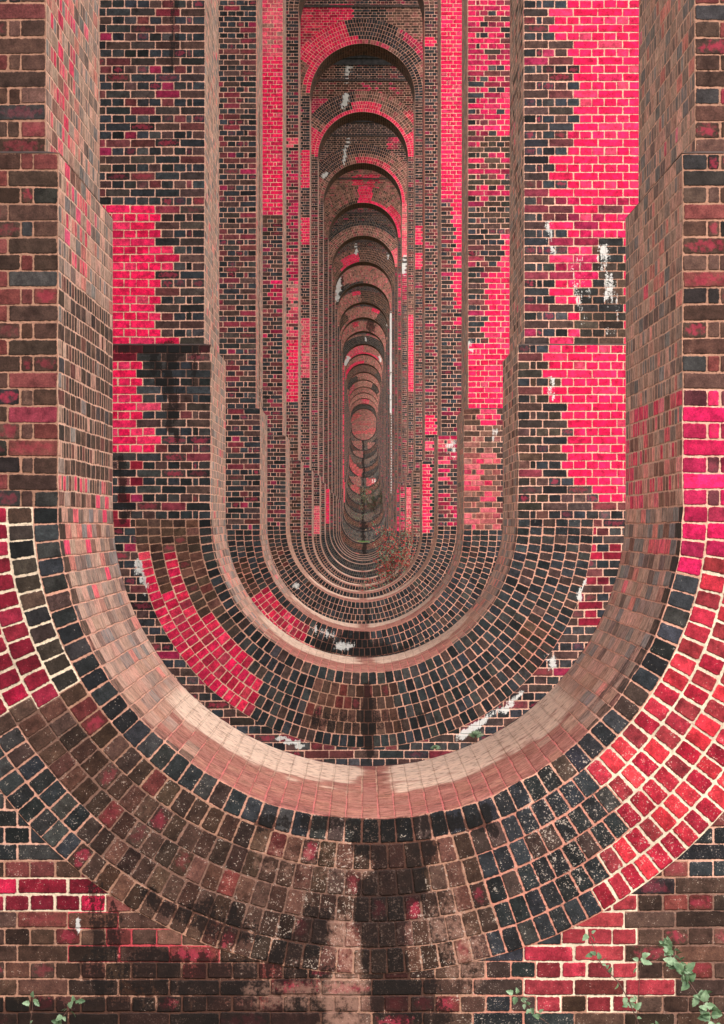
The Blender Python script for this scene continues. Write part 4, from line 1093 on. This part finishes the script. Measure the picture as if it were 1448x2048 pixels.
# ------------------------------------------------------------------ far abutment behind the last pier
m = Masonry(); DA = dict(DATA[26], zs=0, zt=100)
face_rows(m, 0, 312.0, 8.6, 15.2, 0, [(-3.0, 3.0)])
sh = Shell()
for (a, b) in ((-8, -3), (3, 8)): sh.quad([(a, 312.0, 8.0), (b, 312.0, 8.0), (b, 312.0, 21.6), (a, 312.0, 21.6)], 'x')
sh.quad([(-3, 312.0, 8.0), (3, 312.0, 8.0), (3, 312.0, 8.6), (-3, 312.0, 8.6)], 'x')
sh.quad([(-3, 312.0, 15.2), (3, 312.0, 15.2), (3, 312.0, 21.6), (-3, 312.0, 21.6)], 'x')
for s in (-8, 8): sh.quad([(s, 312.0, 8.0), (s, 330.0, 8.0), (s, 330.0, 21.6), (s, 312.0, 21.6)], 'y')
sh.quad([(-8, 312.0, 21.6), (8, 312.0, 21.6), (8, 330.0, 21.6), (-8, 330.0, 21.6)], 'x')
ab = finalize(m, "abutment", 26, DA, None, (1, 1), shell=sh.data())
tag(ab, "brown and crimson end wall seen through the farthest opening", "abutment")

# ------------------------------------------------------------------ ground
def ground():
    ys = list(np.arange(-400, 900, 6.0)); xs = [-900, -300, -120, -60, -30, -15, -8, -4, -2, -1, 0, 1, 2, 4, 8, 15, 30, 60, 120, 300, 900]
    v = []; f = []
    for y in ys:
        for x in xs:
            z = ground_z(y)
            p = np.array([[x, y, 0.0]]); z += 0.10 * (float(vnoise(p, 0.35, 77)[0]) - 0.5) * min(1, abs(y) / 5)
            z += 0.02 * max(0, abs(x) - 20) * (float(vnoise(p, 0.02, 78)[0]) - 0.3)
            v.append((x, y, z))
    nx = len(xs)
    for j in range(len(ys) - 1):
        for i in range(nx - 1):
            a = j * nx + i; f.append((a, a + 1, a + nx + 1, a + nx))
    o = add_mesh("ground", v, f, M_GROUND); o["kind"] = "structure"
ground()

# ------------------------------------------------------------------ plants
def tube(v, f, pts, r0, r1, k=5):
    pts = [Vector(p) for p in pts]; b = len(v); n = len(pts)
    for i, p in enumerate(pts):
        t = (pts[min(i + 1, n - 1)] - pts[max(i - 1, 0)]).normalized()
        a = t.orthogonal().normalized(); c = t.cross(a); r = r0 + (r1 - r0) * i / (n - 1)
        for j in range(k):
            q = p + (a * math.cos(2 * math.pi * j / k) + c * math.sin(2 * math.pi * j / k)) * r
            v.append(tuple(q))
    for i in range(n - 1):
        for j in range(k):
            f.append((b + i * k + j, b + i * k + (j + 1) % k, b + (i + 1) * k + (j + 1) % k, b + (i + 1) * k + j))

def leaf(v, f, p, d, up, size, serr=True):
    d = d.normalized(); s = d.cross(up).normalized(); nrm = s.cross(d)
    outline = [(0, 0), (.12, .26), (.30, .40), (.34, .30), (.55, .36), (.60, .25), (.80, .20), (1.0, 0)]
    b = len(v)
    mid = [0, .3, .6, 1.0]
    for (a, w) in outline:
        for sg in (1, -1):
            v.append(tuple(p + (d * a + s * (w * sg) + nrm * (abs(w) * 0.35 - 0.25 * a * a)) * size))
    c0 = len(v)
    for (a, w) in outline: v.append(tuple(p + (d * a - nrm * 0.25 * a * a) * size))
    for i in range(len(outline) - 1):
        f.append((c0 + i, c0 + i + 1, b + 2 * (i + 1), b + 2 * i))
        f.append((c0 + i, b + 2 * i + 1, b + 2 * (i + 1) + 1, c0 + i + 1))

def leafy_stem(name, label, cat, path, leaves, size, mats, group=None, r=0.004, spread=1.0, dense_end=True):
    root = bpy.data.objects.new(name, None); root.location = path[0]; sc.collection.objects.link(root)
    tag(root, label, cat, group)
    pts = [Vector(p) for p in path]
    # resample as a smooth curve
    cur = []
    for i in range(len(pts) - 1):
        p0 = pts[max(i - 1, 0)]; p1 = pts[i]; p2 = pts[i + 1]; p3 = pts[min(i + 2, len(pts) - 1)]
        for k in range(6):
            t = k / 6
            cur.append(0.5 * ((2 * p1) + (p2 - p0) * t + (2 * p0 - 5 * p1 + 4 * p2 - p3) * t * t + (3 * p1 - p0 - 3 * p2 + p3) * t ** 3))
    cur.append(pts[-1])
    v = []; f = []; tube(v, f, [p - root.location for p in cur], r, r * 0.35)
    st = add_mesh("stem", v, f, M_STEM, root)
    lv = {i: ([], []) for i in range(len(mats))}
    for k in range(leaves):
        t = random.random() ** (0.6 if dense_end else 1.0)
        i = min(int(t * (len(cur) - 1)), len(cur) - 2)
        p = cur[i].lerp(cur[i + 1], random.random()) - root.location
        a = random.random() * 2 * math.pi
        d = Vector((math.cos(a), -0.5 * random.random() - 0.05, math.sin(a) * 0.8 + 0.15))
        up = Vector((random.uniform(-.5, .5), -1.0 if random.random() < .7 else .3, random.uniform(0.2, 1)))
        q = p + d.normalized() * random.random() * 0.02 * spread
        mi = random.randrange(len(mats))
        leaf(lv[mi][0], lv[mi][1], q, d, up, size * random.uniform(0.55, 1.15))
    for i, mm in enumerate(mats):
        if lv[i][1]: add_mesh("foliage", lv[i][0], lv[i][1], mm, root)
    return root
# nearest stems, growing in front of the first pier
Y1 = 11.25
leafy_stem("bramble", "leafy green bramble stem at the bottom right corner of the nearest pier", "bramble", [(1.70, Y1 + .1, -2.95), (1.62, Y1, -2.45), (1.53, Y1 - .1, -2.18), (1.42, Y1, -2.0), (1.345, Y1 + .05, -1.87)], 95, .05, [M_LEAF2, M_LEAF], "brambles at the foot of the nearest pier", .005)
leafy_stem("bramble", "thin bramble stem with few leaves against the pale mortared red bricks", "bramble", [(1.33, Y1, -2.9), (1.25, Y1, -2.35), (1.14, Y1 - .05, -2.05), (1.04, Y1, -1.93), (.99, Y1 + .03, -1.80)], 28, .036, [M_LEAF2, M_LEAF], "brambles at the foot of the nearest pier", .004)
leafy_stem("bramble", "bramble tip with a small leaf tuft left of the leafiest corner stem", "bramble", [(1.12, Y1, -2.95), (1.16, Y1, -2.4), (1.2, Y1, -2.15), (1.22, Y1 + .02, -1.86)], 18, .036, [M_LEAF2], "brambles at the foot of the nearest pier", .003)
leafy_stem("bramble", "low leafy bramble at the bottom edge under the red bricks", "bramble", [(1.0, Y1, -2.95), (1.1, Y1, -2.4), (1.2, Y1 - .1, -2.25), (1.28, Y1 - .1, -2.2)], 40, .04, [M_LEAF2, M_LEAF], "brambles at the foot of the nearest pier", .004)
leafy_stem("bramble", "arching bramble shoot lowest and right of the pier centre", "bramble", [(1.0, Y1, -2.95), (.86, Y1, -2.3), (.76, Y1 - .05, -2.15), (.66, Y1, -2.06)], 26, .032, [M_LEAF2, M_LEAF], "brambles at the foot of the nearest pier", .004)
leafy_stem("bramble", "small bramble shoot at the bottom left corner of the photo", "bramble", [(-1.55, Y1, -2.9), (-1.5, Y1, -2.4), (-1.46, Y1, -2.18), (-1.45, Y1, -2.08)], 16, .032, [M_LEAF2], "brambles at the foot of the nearest pier", .004)
leafy_stem("bramble", "leafy bramble tip leaning right over the dark bottom left bricks", "bramble", [(-1.6, Y1, -2.95), (-1.42, Y1, -2.35), (-1.34, Y1, -2.2), (-1.27, Y1, -2.1)], 26, .032, [M_LEAF2, M_LEAF], "brambles at the foot of the nearest pier", .004)
# small fern tufts between the first two piers
Y2 = 23.4
def fern(x, z, label, h):
    root = bpy.data.objects.new("fern", None); root.location = (x, Y2 + .17, z); sc.collection.objects.link(root); tag(root, label, "fern", "ferns rooted in the second pier")
    v = []; f = []; sv = []; sf = []
    for k in range(9):
        a = -1.2 + k * 0.3 + random.uniform(-.1, .1)
        tip = Vector((math.sin(a) * h, -0.12 - .04 * random.random(), math.cos(a) * h * .8))
        pts = [Vector((0, 0, 0)), tip * .4 + Vector((0, -.03, .02)), tip]
        tube(sv, sf, pts, .0025, .001, 4)
        for j in range(1, 8):
            p = pts[0].lerp(tip, j / 8); 
            for sg in (1, -1):
                leaf(v, f, p, Vector((sg * math.cos(a), -.1, -sg * math.sin(a) + .2)), Vector((0, -1, .2)), h * .28 * (1 - j / 11))
    add_mesh("stem", sv, sf, M_STEM, root); add_mesh("foliage", v, f, M_LEAF2, root)
fern(1.03, -1.96, "small green fern beside the white lime run on the second pier", .085)
fern(.66, -2.07, "tiny fern at the lip of the nearest inverted arch, right of centre", .055)
# bare twigs on the ledge of the third pier
def twigs(name, label, cat, loc, n, size, leaves=None, group=None, up=(0, -.15, 1), depth=3, mat=None):
    root = bpy.data.objects.new(name, None); root.location = loc; sc.collection.objects.link(root); tag(root, label, cat, group)
    v = []; f = []; ends = []
    def grow(p, d, L, r, lev):
        pts = [p]; q = p
        for k in range(4):
            d = (d + Vector((random.uniform(-.25, .25), random.uniform(-.15, .15), random.uniform(-.2, .2)))).normalized(); q = q + d * L / 4; pts.append(q)
            ends.append(q)
        tube(v, f, pts, r, r * .6, 4)
        if lev > 0:
            for k in range(3):
                dd = (d + Vector((random.uniform(-.9, .9), random.uniform(-.4, .2), random.uniform(-.4, .7)))).normalized()
                grow(pts[random.choice((2, 3, 4))], dd, L * random.uniform(.5, .8), r * .6, lev - 1)
    for i in range(n):
        a = random.uniform(-1.0, 1.0)
        grow(Vector((0, 0, 0)), Vector((math.sin(a) + up[0], up[1], math.cos(a) * up[2])), size * random.uniform(.6, 1), size * .012, depth - 1)
    add_mesh("branches", v, f, mat or M_TWIG, root)
    if leaves:
        lv = {}
        for (mm, cnt, s) in leaves:
            a = lv.setdefault(mm.name, ([], [], mm))
            for k in range(cnt):
                p = random.choice(ends) + Vector((random.gauss(0, s), random.gauss(0, s), random.gauss(0, s)))
                d = Vector((random.uniform(-1, 1), random.uniform(-1, .3), random.uniform(-.8, .6)))
                leaf(a[0], a[1], p, d, Vector((random.uniform(-.5, .5), -1, random.random())), s * random.uniform(1.0, 1.9))
        for k, (a, b, mm) in lv.items(): add_mesh("foliage", a, b, mm, root)
    return root
twigs("bare_shrub", "bare dark twigs sprouting on the left ledge of the third pier", "shrub", (-1.405, 35.62, 1.58), 3, .34)
# creeper in the gap before the sixth pier
twigs("creeper", "creeper with red and green leaves sprawling over the inverted arches right of centre", "creeper", (1.15, 68.0, -3.0), 7, 1.55,
      [(M_RED, 900, .035), (M_LEAF2, 800, .03), (M_DRY, 500, .03)], None, (-.1, 0, 1.2), 4, M_STEM)
twigs("creeper", "thin thorny creeper with few green leaves before the fourth pier", "creeper", (2.0, 46.5, -1.6), 3, .55, [(M_LEAF, 40, .025), (M_RED, 16, .02)], None, (-.1, 0, 1.1), 3, M_STEM)
twigs("bush", "green bush growing inside the farthest inverted arches, right of the dark runnel", "bush", (1.2, 194.5, -.4), 8, 1.9,
      [(M_LEAF, 350, .05), (M_LEAF2, 650, .05), (M_DRY, 160, .06)], None, (0, 0, 1.2), 4, M_STEM)
# grass showing beyond the fourteenth pier
gv = []; gf = []
for k in range(5000):
    x = random.uniform(-1.6, 1.6); y = random.uniform(172, 176.5); h = random.uniform(.08, .22); a = random.uniform(0, 3.1); w = .012; z = ground_z(y) - .03
    b = len(gv); gv += [(x - w * math.cos(a), y - w * math.sin(a), z), (x + w * math.cos(a), y + w * math.sin(a), z), (x + random.uniform(-.05, .05), y, z + h)]
    gf.append((b, b + 1, b + 2))
g = add_mesh("grass", gv, gf, simple("bright_grass", (0.32, 0.55, 0.16), 0.7, (0.16, 0.32, 0.08), 8)); tag(g, "strip of bright green grass behind the fourteenth pier", "grass", None, "stuff")
